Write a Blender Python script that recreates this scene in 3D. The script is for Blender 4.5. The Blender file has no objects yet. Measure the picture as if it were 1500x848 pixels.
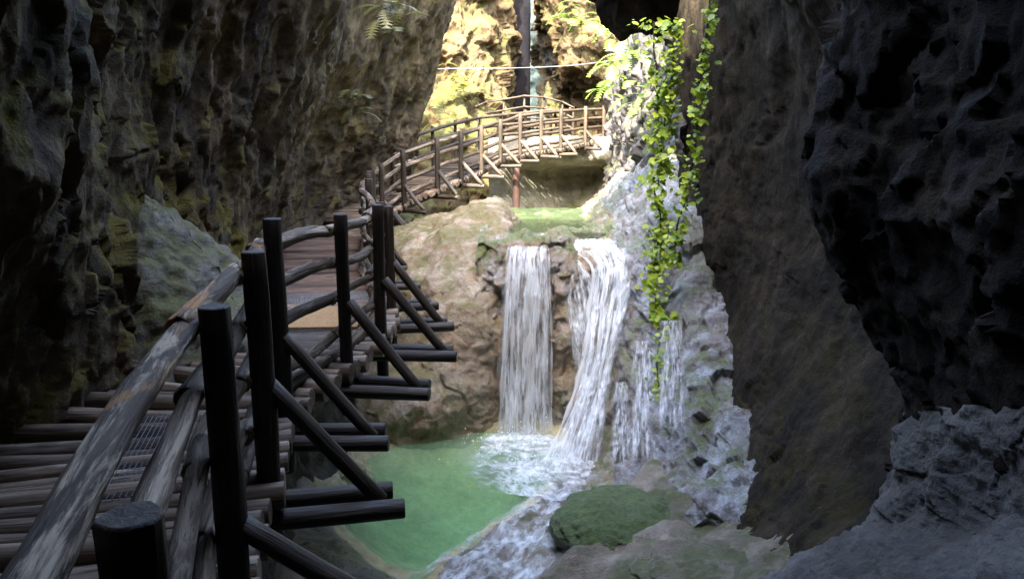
import bpy, bmesh, math, random
import numpy as np
from mathutils import Vector, Matrix, Quaternion

# ------------------------------------------------------------------ camera, sky, sun, exposure
scene = bpy.context.scene
COL = scene.collection
CAM_H, PITCH, FOC = 1.65, math.radians(11.0), 1100.0
cam_data = bpy.data.cameras.new('camera')
cam_data.sensor_width = 36.0
cam_data.lens = FOC / 1500.0 * 36.0
cam_data.clip_start = 0.05
cam_data.clip_end = 500.0
cam = bpy.data.objects.new('camera', cam_data)
COL.objects.link(cam)
cam.location = (0, 0, CAM_H)
cam.rotation_euler = (math.pi / 2 - PITCH, 0, 0)
scene.camera = cam

SUN_EL = math.radians(52)
SUN_FROM = Vector((-0.25, -0.97, 0)).normalized()        # horizontal direction towards the sun
sun_dir = Vector((SUN_FROM.x * math.cos(SUN_EL), SUN_FROM.y * math.cos(SUN_EL), math.sin(SUN_EL)))
world = bpy.data.worlds.new('World')
scene.world = world
world.use_nodes = True
wn, wl = world.node_tree.nodes, world.node_tree.links
sky = wn.new('ShaderNodeTexSky')
sky.sky_type = 'NISHITA'
sky.sun_disc = False
sky.sun_elevation = SUN_EL
sky.sun_rotation = math.atan2(SUN_FROM.x, SUN_FROM.y)
sky.air_density = 1.0
sky.dust_density = 4.0
sky.ozone_density = 0.4
wn['Background'].inputs['Strength'].default_value = 0.15
wl.new(sky.outputs['Color'], wn['Background'].inputs['Color'])
sl = bpy.data.lights.new('sun', 'SUN')
sl.energy = 2.0
sl.angle = math.radians(0.6)
sl.color = (1.0, 0.93, 0.80)
so = bpy.data.objects.new('sun', sl)
COL.objects.link(so)
so.rotation_euler = sun_dir.to_track_quat('Z', 'Y').to_euler()
so.location = (0, 0, 30)

vs = scene.view_settings
vs.view_transform = 'Standard'
vs.look = 'None'
vs.exposure = 4.4
vs.gamma = 1.0
vs.use_curve_mapping = False
cy = scene.cycles
cy.use_denoising = True
cy.use_light_tree = False
cy.use_guiding = True
cy.use_surface_guiding = True
cy.use_volume_guiding = False
cy.guiding_training_samples = 64
try:
    cy.denoiser = 'OPENIMAGEDENOISE'
except Exception:
    pass
cy.use_adaptive_sampling = False
cy.max_bounces = 8
cy.diffuse_bounces = 5
cy.glossy_bounces = 3
cy.transmission_bounces = 4
cy.transparent_max_bounces = 12
cy.sample_clamp_indirect = 6.0
cy.caustics_reflective = False
cy.caustics_refractive = False

# ------------------------------------------------------------------ helpers: pixels, noise, meshes
SA, CA = math.sin(PITCH), math.cos(PITCH)


def P(px, py, Y):
    """the point seen at pixel (px, py) of the photograph at Y metres ahead"""
    u, v = (px - 750.0) / FOC, (424.0 - py) / FOC
    d = Vector((u, CA + v * SA, -SA + v * CA))
    t = Y / d.y
    return Vector((d.x * t, Y, CAM_H + d.z * t))


def PZ(px, py, z):
    """the point seen at pixel (px, py) on the level z"""
    u, v = (px - 750.0) / FOC, (424.0 - py) / FOC
    d = Vector((u, CA + v * SA, -SA + v * CA))
    t = (z - CAM_H) / d.z
    return Vector((d.x * t, d.y * t, z))


def _hash(ix, iy, iz, seed):
    h = (ix.astype(np.int64) * 374761393 + iy.astype(np.int64) * 668265263 + iz.astype(np.int64) * 1440662683 + seed * 974634777) & 0xFFFFFFFF
    h = ((h ^ (h >> 13)) * 1274126177) & 0xFFFFFFFF
    h = ((h ^ (h >> 16)) * 2246822519) & 0xFFFFFFFF
    return ((h ^ (h >> 15)) & 0xFFFFFF) / float(0xFFFFFF)


def vnoise(p, seed=0):
    i = np.floor(p)
    f = p - i
    f = f * f * f * (f * (f * 6 - 15) + 10)
    i = i.astype(np.int64)
    out = 0
    for dx in (0, 1):
        wx = f[:, 0] if dx else 1 - f[:, 0]
        for dy in (0, 1):
            wy = f[:, 1] if dy else 1 - f[:, 1]
            for dz in (0, 1):
                wz = f[:, 2] if dz else 1 - f[:, 2]
                out = out + wx * wy * wz * _hash(i[:, 0] + dx, i[:, 1] + dy, i[:, 2] + dz, seed)
    return out * 2 - 1


ROT = np.array(Matrix.Rotation(0.9, 3, Vector((0.5, 0.7, 0.3)).normalized()))


def fbm(p, octv=5, seed=0, gain=0.5, ridged=False):
    a, s, out, q = 1.0, 0.0, 0.0, p.copy()
    for o in range(octv):
        n = vnoise(q, seed + o * 17)
        if ridged:
            n = 1 - 2 * np.abs(n)
        out = out + a * n
        s += a
        a *= gain
        q = (q @ ROT.T) * 2.03
    return out / s


def worley(p, seed=0):
    i = np.floor(p).astype(np.int64)
    best = np.full(len(p), 9.0)
    for dx in (-1, 0, 1):
        for dy in (-1, 0, 1):
            for dz in (-1, 0, 1):
                c = i + np.array((dx, dy, dz))
                j = np.stack([_hash(c[:, 0], c[:, 1], c[:, 2], seed + k) for k in (1, 2, 3)], 1)
                d = np.sum((c + j - p) ** 2, 1)
                best = np.minimum(best, d)
    return np.sqrt(best)


def facets(p, seed=0):
    """broken, angular relief: every cell is a plane of its own tilt and height"""
    i = np.floor(p).astype(np.int64)
    best = np.full(len(p), 9.0)
    val = np.zeros(len(p))
    for dx in (-1, 0, 1):
        for dy in (-1, 0, 1):
            for dz in (-1, 0, 1):
                c = i + np.array((dx, dy, dz))
                h = [_hash(c[:, 0], c[:, 1], c[:, 2], seed + k) for k in range(1, 8)]
                r = c + np.stack(h[:3], 1) - p
                d = np.sum(r * r, 1)
                v = (h[3] - 0.5) + 1.3 * (r[:, 0] * (h[4] - 0.5) + r[:, 1] * (h[5] - 0.5) + r[:, 2] * (h[6] - 0.5))
                k = d < best
                best = np.where(k, d, best)
                val = np.where(k, v, val)
    return val


def cr_weights(n_ctrl, n_out):
    t = np.linspace(0, n_ctrl - 1, n_out)
    i = np.minimum(np.floor(t).astype(int), n_ctrl - 2)
    f = t - i
    W = np.zeros((n_out, n_ctrl))
    w = [(-0.5 * f + f ** 2 - 0.5 * f ** 3), (1 - 2.5 * f ** 2 + 1.5 * f ** 3), (0.5 * f + 2 * f ** 2 - 1.5 * f ** 3), (-0.5 * f ** 2 + 0.5 * f ** 3)]
    for k in range(4):
        j = np.clip(i + k - 1, 0, n_ctrl - 1)
        np.add.at(W, (np.arange(n_out), j), w[k])
    return W


def surf(ctrl, nu, nv):
    """smooth dense surface through a control grid [rows][columns] of points"""
    C = np.array([[tuple(p) for p in row] for row in ctrl], float)
    Wr, Wc = cr_weights(C.shape[0], nu), cr_weights(C.shape[1], nv)
    return np.einsum('ai,bj,ijk->abk', Wr, Wc, C)


def normals(S):
    du = np.gradient(S, axis=0)
    dv = np.gradient(S, axis=1)
    n = np.cross(du, dv)
    n /= np.linalg.norm(n, axis=2, keepdims=True) + 1e-9
    return n


def mesh_from_grid(name, S, uv=True, smooth=True, wrap=False):
    nu, nv = S.shape[:2]
    me = bpy.data.meshes.new(name)
    idx = np.arange(nu * nv).reshape(nu, nv)
    if wrap:
        idx = np.concatenate([idx, idx[:, :1]], 1)
    a, b, c, d = idx[:-1, :-1], idx[1:, :-1], idx[1:, 1:], idx[:-1, 1:]
    F = np.stack([a, b, c, d], -1).reshape(-1, 4)
    me.vertices.add(nu * nv)
    me.vertices.foreach_set('co', S.reshape(-1).astype(np.float32))
    me.loops.add(F.size)
    me.loops.foreach_set('vertex_index', F.reshape(-1).astype(np.int32))
    me.polygons.add(len(F))
    me.polygons.foreach_set('loop_start', np.arange(0, F.size, 4, dtype=np.int32))
    me.polygons.foreach_set('loop_total', np.full(len(F), 4, dtype=np.int32))
    me.polygons.foreach_set('use_smooth', np.full(len(F), smooth, dtype=bool))
    me.update(calc_edges=True)
    if uv:
        u, v = np.meshgrid(np.linspace(0, 1, nu), np.linspace(0, 1, nv), indexing='ij')
        uvs = np.stack([v, u], -1).reshape(-1, 2)
        L = me.uv_layers.new(name='UVMap')
        L.data.foreach_set('uv', uvs[F.reshape(-1)].reshape(-1).astype(np.float32))
    return me


def tag(o, label=None, cat=None, group=None, kind=None):
    for k, v in (('label', label), ('category', cat), ('group', group), ('kind', kind)):
        if v:
            o[k] = v
    return o


def link(name, me, m, parent=None):
    o = bpy.data.objects.new(name, me)
    COL.objects.link(o)
    if m is not None and len(me.materials) == 0:
        me.materials.append(m)
    if parent is not None:
        o.parent = parent
    return o


def empty(name, loc=(0, 0, 0)):
    o = bpy.data.objects.new(name, None)
    o.empty_display_size = 0.1
    o.location = loc
    COL.objects.link(o)
    return o


def rock_disp(S, big=0.2, bigf=0.6, ridge=0.1, ridgef=1.2, lump=0.08, lumpf=3.0, fine=0.02, finef=9.0, stretch=1.0, seed=0, mask=None, flute=0.0, flutef=3.0, crag=0.0, cragf=1.6, lmask=None):
    """push a smooth surface in and out along its normals the way weathered limestone is"""
    n = normals(S)
    p = S.reshape(-1, 3)
    q = p * np.array((1, 1, stretch))
    w = np.stack([vnoise(p * 0.9, seed + 91), vnoise(p * 0.9, seed + 92), vnoise(p * 0.9, seed + 93)], 1) * 0.25
    lm = 1.0 if lmask is None else lmask(p)
    d = big * fbm(q * bigf + w, 4, seed)
    if ridge:
        d += ridge * fbm(q * ridgef + w, 5, seed + 5, ridged=True)
    if lump:
        d += lm * lump * (0.62 - worley((q + w * 0.8) * lumpf, seed + 9)) * (0.6 + 0.6 * vnoise(p * 0.8, seed + 31))
        d += lm * 0.4 * lump * (0.62 - worley((q + w * 0.8) * lumpf * 2.3, seed + 10))
    if flute:
        d += flute * fbm(p * np.array((flutef, flutef, flutef * 0.13)) + w, 4, seed + 40, ridged=True) * (0.5 + 0.5 * vnoise(p * 0.5, seed + 41))
    if crag:
        w2 = w + 0.12 * np.stack([vnoise(p * 4, seed + 71), vnoise(p * 4, seed + 72), vnoise(p * 4, seed + 73)], 1)
        d += lm * crag * facets((q + w2) * cragf, seed + 50) + lm * 0.45 * crag * facets((q + w2 * 0.6) * cragf * 2.7, seed + 60)
    if fine:
        d += fine * fbm(q * finef, 4, seed + 21, gain=0.6)
    d = d.reshape(S.shape[:2])
    if mask is not None:
        d = d * mask
    return S + n * d[..., None]


# ------------------------------------------------------------------ materials
def nt(name):
    m = bpy.data.materials.new(name)
    m.use_nodes = True
    t = m.node_tree
    b = t.nodes['Principled BSDF']
    return m, t, b


def N(t, typ, **kw):
    n = t.nodes.new(typ)
    for k, v in kw.items():
        if k.startswith('_'):
            setattr(n, k[1:], v)
        else:
            n.inputs[k.replace('__', ' ')].default_value = v
    return n


def ramp(t, fac, stops):
    r = t.nodes.new('ShaderNodeValToRGB')
    els = r.color_ramp.elements
    while len(els) < len(stops):
        els.new(0.5)
    for e, (p, c) in zip(els, stops):
        e.position = p
        e.color = (*c, 1) if len(c) == 3 else c
    t.links.new(fac, r.inputs['Fac'])
    return r.outputs['Color']


def mix(t, fac, a, b, mode='MIX'):
    n = t.nodes.new('ShaderNodeMix')
    n.data_type = 'RGBA'
    n.blend_type = mode
    for k, v in ((0, fac), (6, a), (7, b)):
        s = n.inputs[k]
        if hasattr(v, 'is_linked'):
            t.links.new(v, s)
        elif isinstance(v, (int, float)):
            s.default_value = v if k == 0 else (v, v, v, 1)
        else:
            s.default_value = (*v, 1)
    return n.outputs[2]


def math_(t, op, a, b=0.5, clamp=False):
    n = t.nodes.new('ShaderNodeMath')
    n.operation = op
    n.use_clamp = clamp
    for s, v in ((n.inputs[0], a), (n.inputs[1], b)):
        if hasattr(v, 'is_linked'):
            t.links.new(v, s)
        else:
            s.default_value = v
    return n.outputs[0]


def noise(t, vec, scale, detail=6, rough=0.55, dist=0.0):
    n = N(t, 'ShaderNodeTexNoise', Scale=scale, Detail=detail, Roughness=rough, Distortion=dist)
    t.links.new(vec, n.inputs['Vector'])
    return n.outputs['Fac']


def mapped(t, vec, sc, loc=(0, 0, 0)):
    n = N(t, 'ShaderNodeMapping', Scale=sc, Location=loc)
    t.links.new(vec, n.inputs['Vector'])
    return n.outputs['Vector']


def rock_mat(name, dark, mid, light, moss=None, moss_amt=0.5, streak=None, streak_amt=0.0, pale=None, pale_amt=0.0, pale_scale=3.2, rough=(0.45, 0.85), bump=0.5, seed=0, spec=0.4, scale=1.0, strata=0.0):
    m, t, b = nt(name)
    tc = N(t, 'ShaderNodeTexCoord')
    o = mapped(t, tc.outputs['Object'], (scale, scale, scale), (seed * 3.1, seed * 1.7, seed * 0.9))
    n1 = noise(t, o, 1.6, 9, 0.62, 0.4)
    c = ramp(t, n1, [(0.30, dark), (0.5, mid), (0.72, light)])
    n2 = noise(t, o, 11, 8, 0.65)
    c = mix(t, 0.55, c, ramp(t, n2, [(0.28, (0.42, 0.42, 0.42)), (0.5, (0.8, 0.8, 0.8)), (0.75, (1.25, 1.22, 1.15))]), 'MULTIPLY')
    n3 = noise(t, o, 46, 5, 0.7)
    c = mix(t, 0.5, c, ramp(t, n3, [(0.3, (0.55, 0.55, 0.56)), (0.7, (1.3, 1.28, 1.22))]), 'MULTIPLY')
    if pale:
        np_ = noise(t, o, pale_scale, 10, 0.75, 0.6)
        f = ramp(t, np_, [(0.5 - 0.2 * pale_amt, (0, 0, 0)), (0.72 - 0.2 * pale_amt, (1, 1, 1))])
        c = mix(t, math_(t, 'MULTIPLY', f, min(1.0, 0.35 + pale_amt)), c, pale)
    if streak:
        s = noise(t, mapped(t, o, (5, 5, 0.35)), 1.0, 7, 0.6, 0.2)
        f = ramp(t, s, [(0.46, (0, 0, 0)), (0.62, (1, 1, 1))])
        c = mix(t, math_(t, 'MULTIPLY', f, streak_amt), c, streak)
    if moss:
        g = N(t, 'ShaderNodeNewGeometry')
        sep = N(t, 'ShaderNodeSeparateXYZ')
        t.links.new(g.outputs['Normal'], sep.inputs[0])
        mn = noise(t, o, 2.4, 9, 0.68, 0.3)
        f = math_(t, 'ADD', mn, math_(t, 'MULTIPLY', sep.outputs['Z'], 0.22))
        f = ramp(t, f, [(0.66 - 0.3 * moss_amt, (0, 0, 0)), (0.80 - 0.3 * moss_amt, (1, 1, 1))])
        mc = ramp(t, noise(t, o, 22, 6, 0.7), [(0.3, tuple(x * 0.45 for x in moss)), (0.7, tuple(min(1, x * 1.35) for x in moss))])
        c = mix(t, math_(t, 'MULTIPLY', f, 0.85), c, mc)
    t.links.new(c, b.inputs['Base Color'])
    r = N(t, 'ShaderNodeMapRange')
    t.links.new(noise(t, o, 4.0, 6, 0.6), r.inputs['Value'])
    r.inputs['From Min'].default_value = 0.35
    r.inputs['From Max'].default_value = 0.65
    r.inputs['To Min'].default_value = rough[0]
    r.inputs['To Max'].default_value = rough[1]
    t.links.new(r.outputs[0], b.inputs['Roughness'])
    b.inputs['Specular IOR Level'].default_value = spec
    h = math_(t, 'ADD', math_(t, 'MULTIPLY', noise(t, o, 14, 10, 0.7, 0.3), 1.0), math_(t, 'MULTIPLY', noise(t, o, 60, 5, 0.7), 0.35))
    if strata:
        h = math_(t, 'ADD', h, math_(t, 'MULTIPLY', noise(t, mapped(t, o, (1.5, 1.5, 16)), 1.0, 6, 0.6, 0.4), strata))
    bp = N(t, 'ShaderNodeBump', Strength=bump, Distance=0.06)
    t.links.new(h, bp.inputs['Height'])
    t.links.new(bp.outputs[0], b.inputs['Normal'])
    return m


def wood_mat(name, dark, mid, light, worn=None, worn_amt=0.5, orange=None, rough=0.7, bump=0.5, spec=0.35):
    """log surface: local Z runs along the log"""
    m, t, b = nt(name)
    tc = N(t, 'ShaderNodeTexCoord')
    oi = N(t, 'ShaderNodeObjectInfo')
    add = N(t, 'ShaderNodeVectorMath', _operation='ADD')
    sc = N(t, 'ShaderNodeVectorMath', _operation='SCALE')
    cmb = N(t, 'ShaderNodeCombineXYZ')
    for k in range(3):
        t.links.new(oi.outputs['Random'], cmb.inputs[k])
    t.links.new(cmb.outputs[0], sc.inputs[0])
    sc.inputs['Scale'].default_value = 37.0
    t.links.new(tc.outputs['Object'], add.inputs[0])
    t.links.new(sc.outputs[0], add.inputs[1])
    v = add.outputs[0]
    g = noise(t, mapped(t, v, (38, 38, 2.2)), 1.0, 8, 0.65, 0.5)
    c = ramp(t, g, [(0.3, dark), (0.52, mid), (0.75, light)])
    pat = noise(t, mapped(t, v, (14, 14, 1.5)), 1.0, 9, 0.72, 0.5)
    if worn:
        f = ramp(t, pat, [(0.62 - 0.3 * worn_amt, (0, 0, 0)), (0.70 - 0.3 * worn_amt, (1, 1, 1))])
        wc = ramp(t, g, [(0.3, tuple(x * 0.6 for x in worn)), (0.7, worn)])
        c = mix(t, f, c, wc)
    if orange:
        op = noise(t, mapped(t, v, (10, 10, 3), (5, 3, 1)), 1.0, 8, 0.7, 0.4)
        c = mix(t, ramp(t, op, [(0.54, (0, 0, 0)), (0.63, (1, 1, 1))]), c, orange)
    ck = noise(t, mapped(t, v, (70, 70, 1.3), (2, 7, 4)), 1.0, 3, 0.5, 0.6)
    c = mix(t, ramp(t, ck, [(0.33, (1, 1, 1)), (0.38, (0, 0, 0))]), c, tuple(x * 0.5 for x in dark))
    hv = N(t, 'ShaderNodeMapRange')
    t.links.new(oi.outputs['Random'], hv.inputs['Value'])
    hv.inputs['To Min'].default_value = 0.62
    hv.inputs['To Max'].default_value = 1.3
    mul = N(t, 'ShaderNodeVectorMath', _operation='SCALE')
    t.links.new(c, mul.inputs[0])
    t.links.new(hv.outputs[0], mul.inputs['Scale'])
    t.links.new(mul.outputs[0], b.inputs['Base Color'])
    rr = N(t, 'ShaderNodeMapRange')
    t.links.new(pat, rr.inputs['Value'])
    rr.inputs['To Min'].default_value = max(0.15, rough - 0.3)
    rr.inputs['To Max'].default_value = min(1, rough + 0.2)
    t.links.new(rr.outputs[0], b.inputs['Roughness'])
    b.inputs['Specular IOR Level'].default_value = spec
    bp = N(t, 'ShaderNodeBump', Strength=bump, Distance=0.012)
    t.links.new(math_(t, 'ADD', g, math_(t, 'MULTIPLY', pat, 0.8)), bp.inputs['Height'])
    t.links.new(bp.outputs[0], b.inputs['Normal'])
    return m


M = {}
M['cave_left'] = rock_mat('cave_left_rock', (0.038, 0.029, 0.018), (0.135, 0.102, 0.061), (0.30, 0.235, 0.145), moss=(0.15, 0.12, 0.022), moss_amt=0.55, streak=(0.03, 0.028, 0.026), streak_amt=0.7, rough=(0.6, 0.95), bump=0.8, seed=1, spec=0.18)
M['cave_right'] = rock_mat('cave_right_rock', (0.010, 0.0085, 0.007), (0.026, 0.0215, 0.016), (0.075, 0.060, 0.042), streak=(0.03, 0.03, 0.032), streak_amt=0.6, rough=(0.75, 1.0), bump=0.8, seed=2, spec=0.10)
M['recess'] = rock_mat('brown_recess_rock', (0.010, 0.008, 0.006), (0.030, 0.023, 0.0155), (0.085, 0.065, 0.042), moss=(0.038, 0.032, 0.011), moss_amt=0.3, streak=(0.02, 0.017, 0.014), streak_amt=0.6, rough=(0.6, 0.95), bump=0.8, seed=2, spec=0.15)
M['grotto'] = rock_mat('grotto_rock', (0.11, 0.10, 0.08), (0.20, 0.185, 0.15), (0.29, 0.27, 0.225), moss=(0.07, 0.085, 0.02), moss_amt=0.16, rough=(0.5, 0.9), bump=0.5, seed=17)
M['gorge_right'] = rock_mat('pale_gorge_rock', (0.040, 0.033, 0.033), (0.08, 0.071, 0.073), (0.135, 0.123, 0.126), moss=(0.08, 0.10, 0.02), moss_amt=0.35, streak=(0.15, 0.13, 0.11), streak_amt=0.5, rough=(0.4, 0.8), bump=0.7, seed=3)
M['back'] = rock_mat('sunlit_gorge_rock', (0.034, 0.022, 0.009), (0.076, 0.053, 0.023), (0.118, 0.09, 0.044), moss=(0.056, 0.058, 0.008), moss_amt=0.52, streak=(0.15, 0.085, 0.035), streak_amt=0.5, rough=(0.7, 0.95), bump=0.8, seed=4, scale=0.5)
M['back_shade'] = rock_mat('shade_tinted_gorge_rock', (0.08, 0.11, 0.10), (0.17, 0.22, 0.20), (0.3, 0.36, 0.33), moss=(0.10, 0.15, 0.06), moss_amt=0.4, rough=(0.6, 0.9), bump=0.7, seed=5, scale=0.6)  # grey-green tint puts the recess's shade into the colour
M['cleft_shade'] = rock_mat('cleft_shade_black', (0.006, 0.006, 0.008), (0.014, 0.013, 0.016), (0.03, 0.028, 0.03), streak=(0.015, 0.015, 0.02), streak_amt=0.5, rough=(0.7, 1.0), bump=0.6, seed=6, spec=0.1)  # black stands for the shade inside a narrow cleft
M['butt'] = rock_mat('buff_buttress_rock', (0.15, 0.115, 0.08), (0.30, 0.245, 0.18), (0.44, 0.39, 0.32), moss=(0.11, 0.10, 0.025), moss_amt=0.2, streak=(0.20, 0.12, 0.06), streak_amt=0.6, rough=(0.45, 0.85), bump=0.6, seed=7)
M['fall_rock'] = rock_mat('wet_fall_rock', (0.17, 0.12, 0.07), (0.34, 0.27, 0.19), (0.5, 0.46, 0.4), moss=(0.11, 0.15, 0.03), moss_amt=0.28, streak=(0.30, 0.17, 0.07), streak_amt=0.5, pale=(0.50, 0.56, 0.66), pale_amt=0.25, pale_scale=5, rough=(0.22, 0.6), bump=0.9, seed=8, spec=0.6)
M['wet_glints'] = rock_mat('glint_painted_rock', (0.055, 0.042, 0.035), (0.15, 0.125, 0.11), (0.30, 0.28, 0.27), moss=(0.09, 0.12, 0.025), moss_amt=0.16, streak=(0.09, 0.06, 0.04), streak_amt=0.5, pale=(0.56, 0.64, 0.76), pale_amt=0.42, pale_scale=2.2, rough=(0.06, 0.35), bump=0.7, seed=9, spec=1.0)  # blue-white patches paint the wet rock's sky glints into the colour
M['floor'] = rock_mat('stream_bed_rock', (0.10, 0.082, 0.062), (0.22, 0.185, 0.145), (0.38, 0.34, 0.29), moss=(0.08, 0.10, 0.03), moss_amt=0.08, rough=(0.25, 0.6), bump=0.8, seed=10, spec=0.6)
M['bed'] = rock_mat('pool_bed_rock', (0.22, 0.19, 0.09), (0.42, 0.38, 0.20), (0.58, 0.52, 0.33), rough=(0.5, 0.8), bump=0.6, seed=11)
M['mossy'] = rock_mat('mossy_boulder', (0.08, 0.09, 0.07), (0.16, 0.17, 0.13), (0.3, 0.31, 0.27), moss=(0.075, 0.13, 0.025), moss_amt=0.46, rough=(0.3, 0.7), bump=0.9, seed=12, spec=0.6)
M['mound'] = rock_mat('flowstone_mound', (0.09, 0.085, 0.068), (0.20, 0.188, 0.15), (0.34, 0.32, 0.26), moss=(0.13, 0.125, 0.035), moss_amt=0.42, streak=(0.1, 0.09, 0.07), streak_amt=0.4, rough=(0.5, 0.85), bump=0.8, seed=13)
M['bank'] = rock_mat('dark_bank_rock', (0.04, 0.038, 0.034), (0.10, 0.09, 0.075), (0.2, 0.18, 0.15), rough=(0.6, 0.9), bump=0.8, seed=14, spec=0.2)
M['spur'] = rock_mat('knobbly_spur_rock', (0.04, 0.038, 0.036), (0.10, 0.096, 0.09), (0.22, 0.22, 0.215), rough=(0.3, 0.75), bump=0.9, seed=15, spec=0.5)

M['post'] = wood_mat('dark_wet_timber', (0.010, 0.0075, 0.0055), (0.032, 0.023, 0.0155), (0.095, 0.069, 0.046), rough=0.6, bump=0.9)
M['brace'] = wood_mat('brown_timber', (0.016, 0.012, 0.009), (0.045, 0.035, 0.026), (0.11, 0.088, 0.064), rough=0.6, bump=0.9)
M['rail'] = wood_mat('weathered_rail', (0.034, 0.024, 0.016), (0.10, 0.074, 0.050), (0.22, 0.168, 0.118), worn=(0.38, 0.305, 0.225), worn_amt=0.40, rough=0.75, bump=1.0, spec=0.25)
M['toprail'] = wood_mat('worn_top_rail', (0.022, 0.015, 0.010), (0.065, 0.046, 0.030), (0.15, 0.108, 0.070), worn=(0.56, 0.45, 0.32), worn_amt=0.38, orange=(0.26, 0.13, 0.045), rough=0.75, bump=1.0, spec=0.25)
M['slat'] = wood_mat('deck_log', (0.062, 0.044, 0.031), (0.175, 0.128, 0.09), (0.33, 0.25, 0.18), worn=(0.37, 0.29, 0.215), worn_amt=0.3, rough=0.6)
M['redslat'] = wood_mat('russet_deck_log', (0.06, 0.036, 0.025), (0.155, 0.095, 0.064), (0.28, 0.185, 0.125), rough=0.65)
M['tan'] = wood_mat('sunlit_timber', (0.018, 0.012, 0.008), (0.055, 0.040, 0.026), (0.115, 0.09, 0.062), rough=0.75)  # tone of the sunlit bridge end put into the timber colour
M['board'] = wood_mat('sunlit_ochre_board', (0.24, 0.14, 0.06), (0.38, 0.235, 0.105), (0.50, 0.33, 0.16), rough=0.7)  # bright ochre carries the sunlit patch in the board's colour
m, t, b = nt('steel_wire'); b.inputs['Base Color'].default_value = (0.10, 0.105, 0.115, 1); b.inputs['Metallic'].default_value = 0.7; b.inputs['Roughness'].default_value = 0.5
M['wire'] = m
m, t, b = nt('rust_paint'); b.inputs['Base Color'].default_value = (0.22, 0.06, 0.03, 1); b.inputs['Roughness'].default_value = 0.7
tc = N(t, 'ShaderNodeTexCoord'); t.links.new(ramp(t, noise(t, tc.outputs['Object'], 6), [(0.3, (0.018, 0.008, 0.005)), (0.7, (0.05, 0.018, 0.010))]), b.inputs['Base Color'])
M['rust'] = m


def leaf_mat(name, c0, c1):
    m, t, b = nt(name)
    oi = N(t, 'ShaderNodeObjectInfo')
    tc = N(t, 'ShaderNodeTexCoord')
    f = math_(t, 'ADD', math_(t, 'MULTIPLY', oi.outputs['Random'], 0.7), math_(t, 'MULTIPLY', noise(t, tc.outputs['Object'], 9), 0.3))
    c = ramp(t, f, [(0.1, c0), (0.85, c1)])
    t.links.new(c, b.inputs['Base Color'])
    b.inputs['Roughness'].default_value = 0.45
    tr = N(t, 'ShaderNodeBsdfTranslucent')
    t.links.new(c, tr.inputs['Color'])
    ms = N(t, 'ShaderNodeMixShader', Fac=0.4)
    t.links.new(b.outputs[0], ms.inputs[1])
    t.links.new(tr.outputs[0], ms.inputs[2])
    t.links.new(ms.outputs[0], t.nodes['Material Output'].inputs['Surface'])
    return m


M['leaf'] = leaf_mat('ivy_leaf', (0.15, 0.27, 0.02), (0.46, 0.56, 0.055))
M['fern'] = leaf_mat('fern_leaf', (0.08, 0.16, 0.03), (0.25, 0.34, 0.06))
M['moss'] = leaf_mat('moss_tuft', (0.09, 0.10, 0.012), (0.20, 0.20, 0.025))
M['dull_fern'] = leaf_mat('dull_fern', (0.05, 0.055, 0.015), (0.12, 0.125, 0.035))


def fall_mat(name, su, sv, lo, hi, tint=(0.86, 0.92, 1.0), edge=0.2, bot=0.0):
    """falling water: white aerated streaks with clear gaps between them"""
    m, t, b = nt(name)
    uv = N(t, 'ShaderNodeTexCoord').outputs['UV']
    n1 = noise(t, mapped(t, uv, (su, sv, 1)), 1.0, 7, 0.65, 0.25)
    n2 = noise(t, mapped(t, uv, (su * 3.1, sv * 2.5, 1), (3, 5, 0)), 1.0, 5, 0.6, 0.2)
    f = math_(t, 'ADD', math_(t, 'MULTIPLY', n1, 0.65), math_(t, 'MULTIPLY', n2, 0.35))
    a = ramp(t, f, [(lo, (0, 0, 0)), (hi, (1, 1, 1))])
    sep = N(t, 'ShaderNodeSeparateXYZ')
    t.links.new(uv, sep.inputs[0])
    # the sheet thins out towards its two sides, unevenly
    ed = math_(t, 'ABSOLUTE', math_(t, 'SUBTRACT', sep.outputs['X'], 0.5))
    ed = math_(t, 'SUBTRACT', 0.5, ed)
    ed = math_(t, 'ADD', ed, math_(t, 'MULTIPLY', math_(t, 'SUBTRACT', noise(t, mapped(t, uv, (7, 5, 1), (1, 2, 0)), 1.0, 4), 0.5), 0.40))
    mr = N(t, 'ShaderNodeMapRange', _interpolation_type='SMOOTHSTEP')
    t.links.new(ed, mr.inputs['Value'])
    mr.inputs['From Min'].default_value = 0.0
    mr.inputs['From Max'].default_value = edge
    a = math_(t, 'MULTIPLY', a, mr.outputs[0])
    if bot:
        mb = N(t, 'ShaderNodeMapRange', _interpolation_type='SMOOTHSTEP')
        t.links.new(math_(t, 'ADD', sep.outputs['Y'], math_(t, 'MULTIPLY', n1, 0.2)), mb.inputs['Value'])
        mb.inputs['From Min'].default_value = 1.12
        mb.inputs['From Max'].default_value = 1.12 - bot
        a = math_(t, 'MULTIPLY', a, mb.outputs[0])
    b.inputs['Base Color'].default_value = (*tint, 1)
    b.inputs['Roughness'].default_value = 0.25
    b.inputs['Specular IOR Level'].default_value = 0.5
    bp = N(t, 'ShaderNodeBump', Strength=0.7, Distance=0.03)
    t.links.new(f, bp.inputs['Height'])
    t.links.new(bp.outputs[0], b.inputs['Normal'])
    tl = N(t, 'ShaderNodeBsdfTranslucent', Color=(*tint, 1))
    ms = N(t, 'ShaderNodeMixShader', Fac=0.35)
    t.links.new(b.outputs[0], ms.inputs[1])
    t.links.new(tl.outputs[0], ms.inputs[2])
    tr = N(t, 'ShaderNodeBsdfTransparent')
    mx = N(t, 'ShaderNodeMixShader')
    t.links.new(a, mx.inputs[0])
    t.links.new(tr.outputs[0], mx.inputs[1])
    t.links.new(ms.outputs[0], mx.inputs[2])
    t.links.new(mx.outputs[0], t.nodes['Material Output'].inputs['Surface'])
    return m


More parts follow.
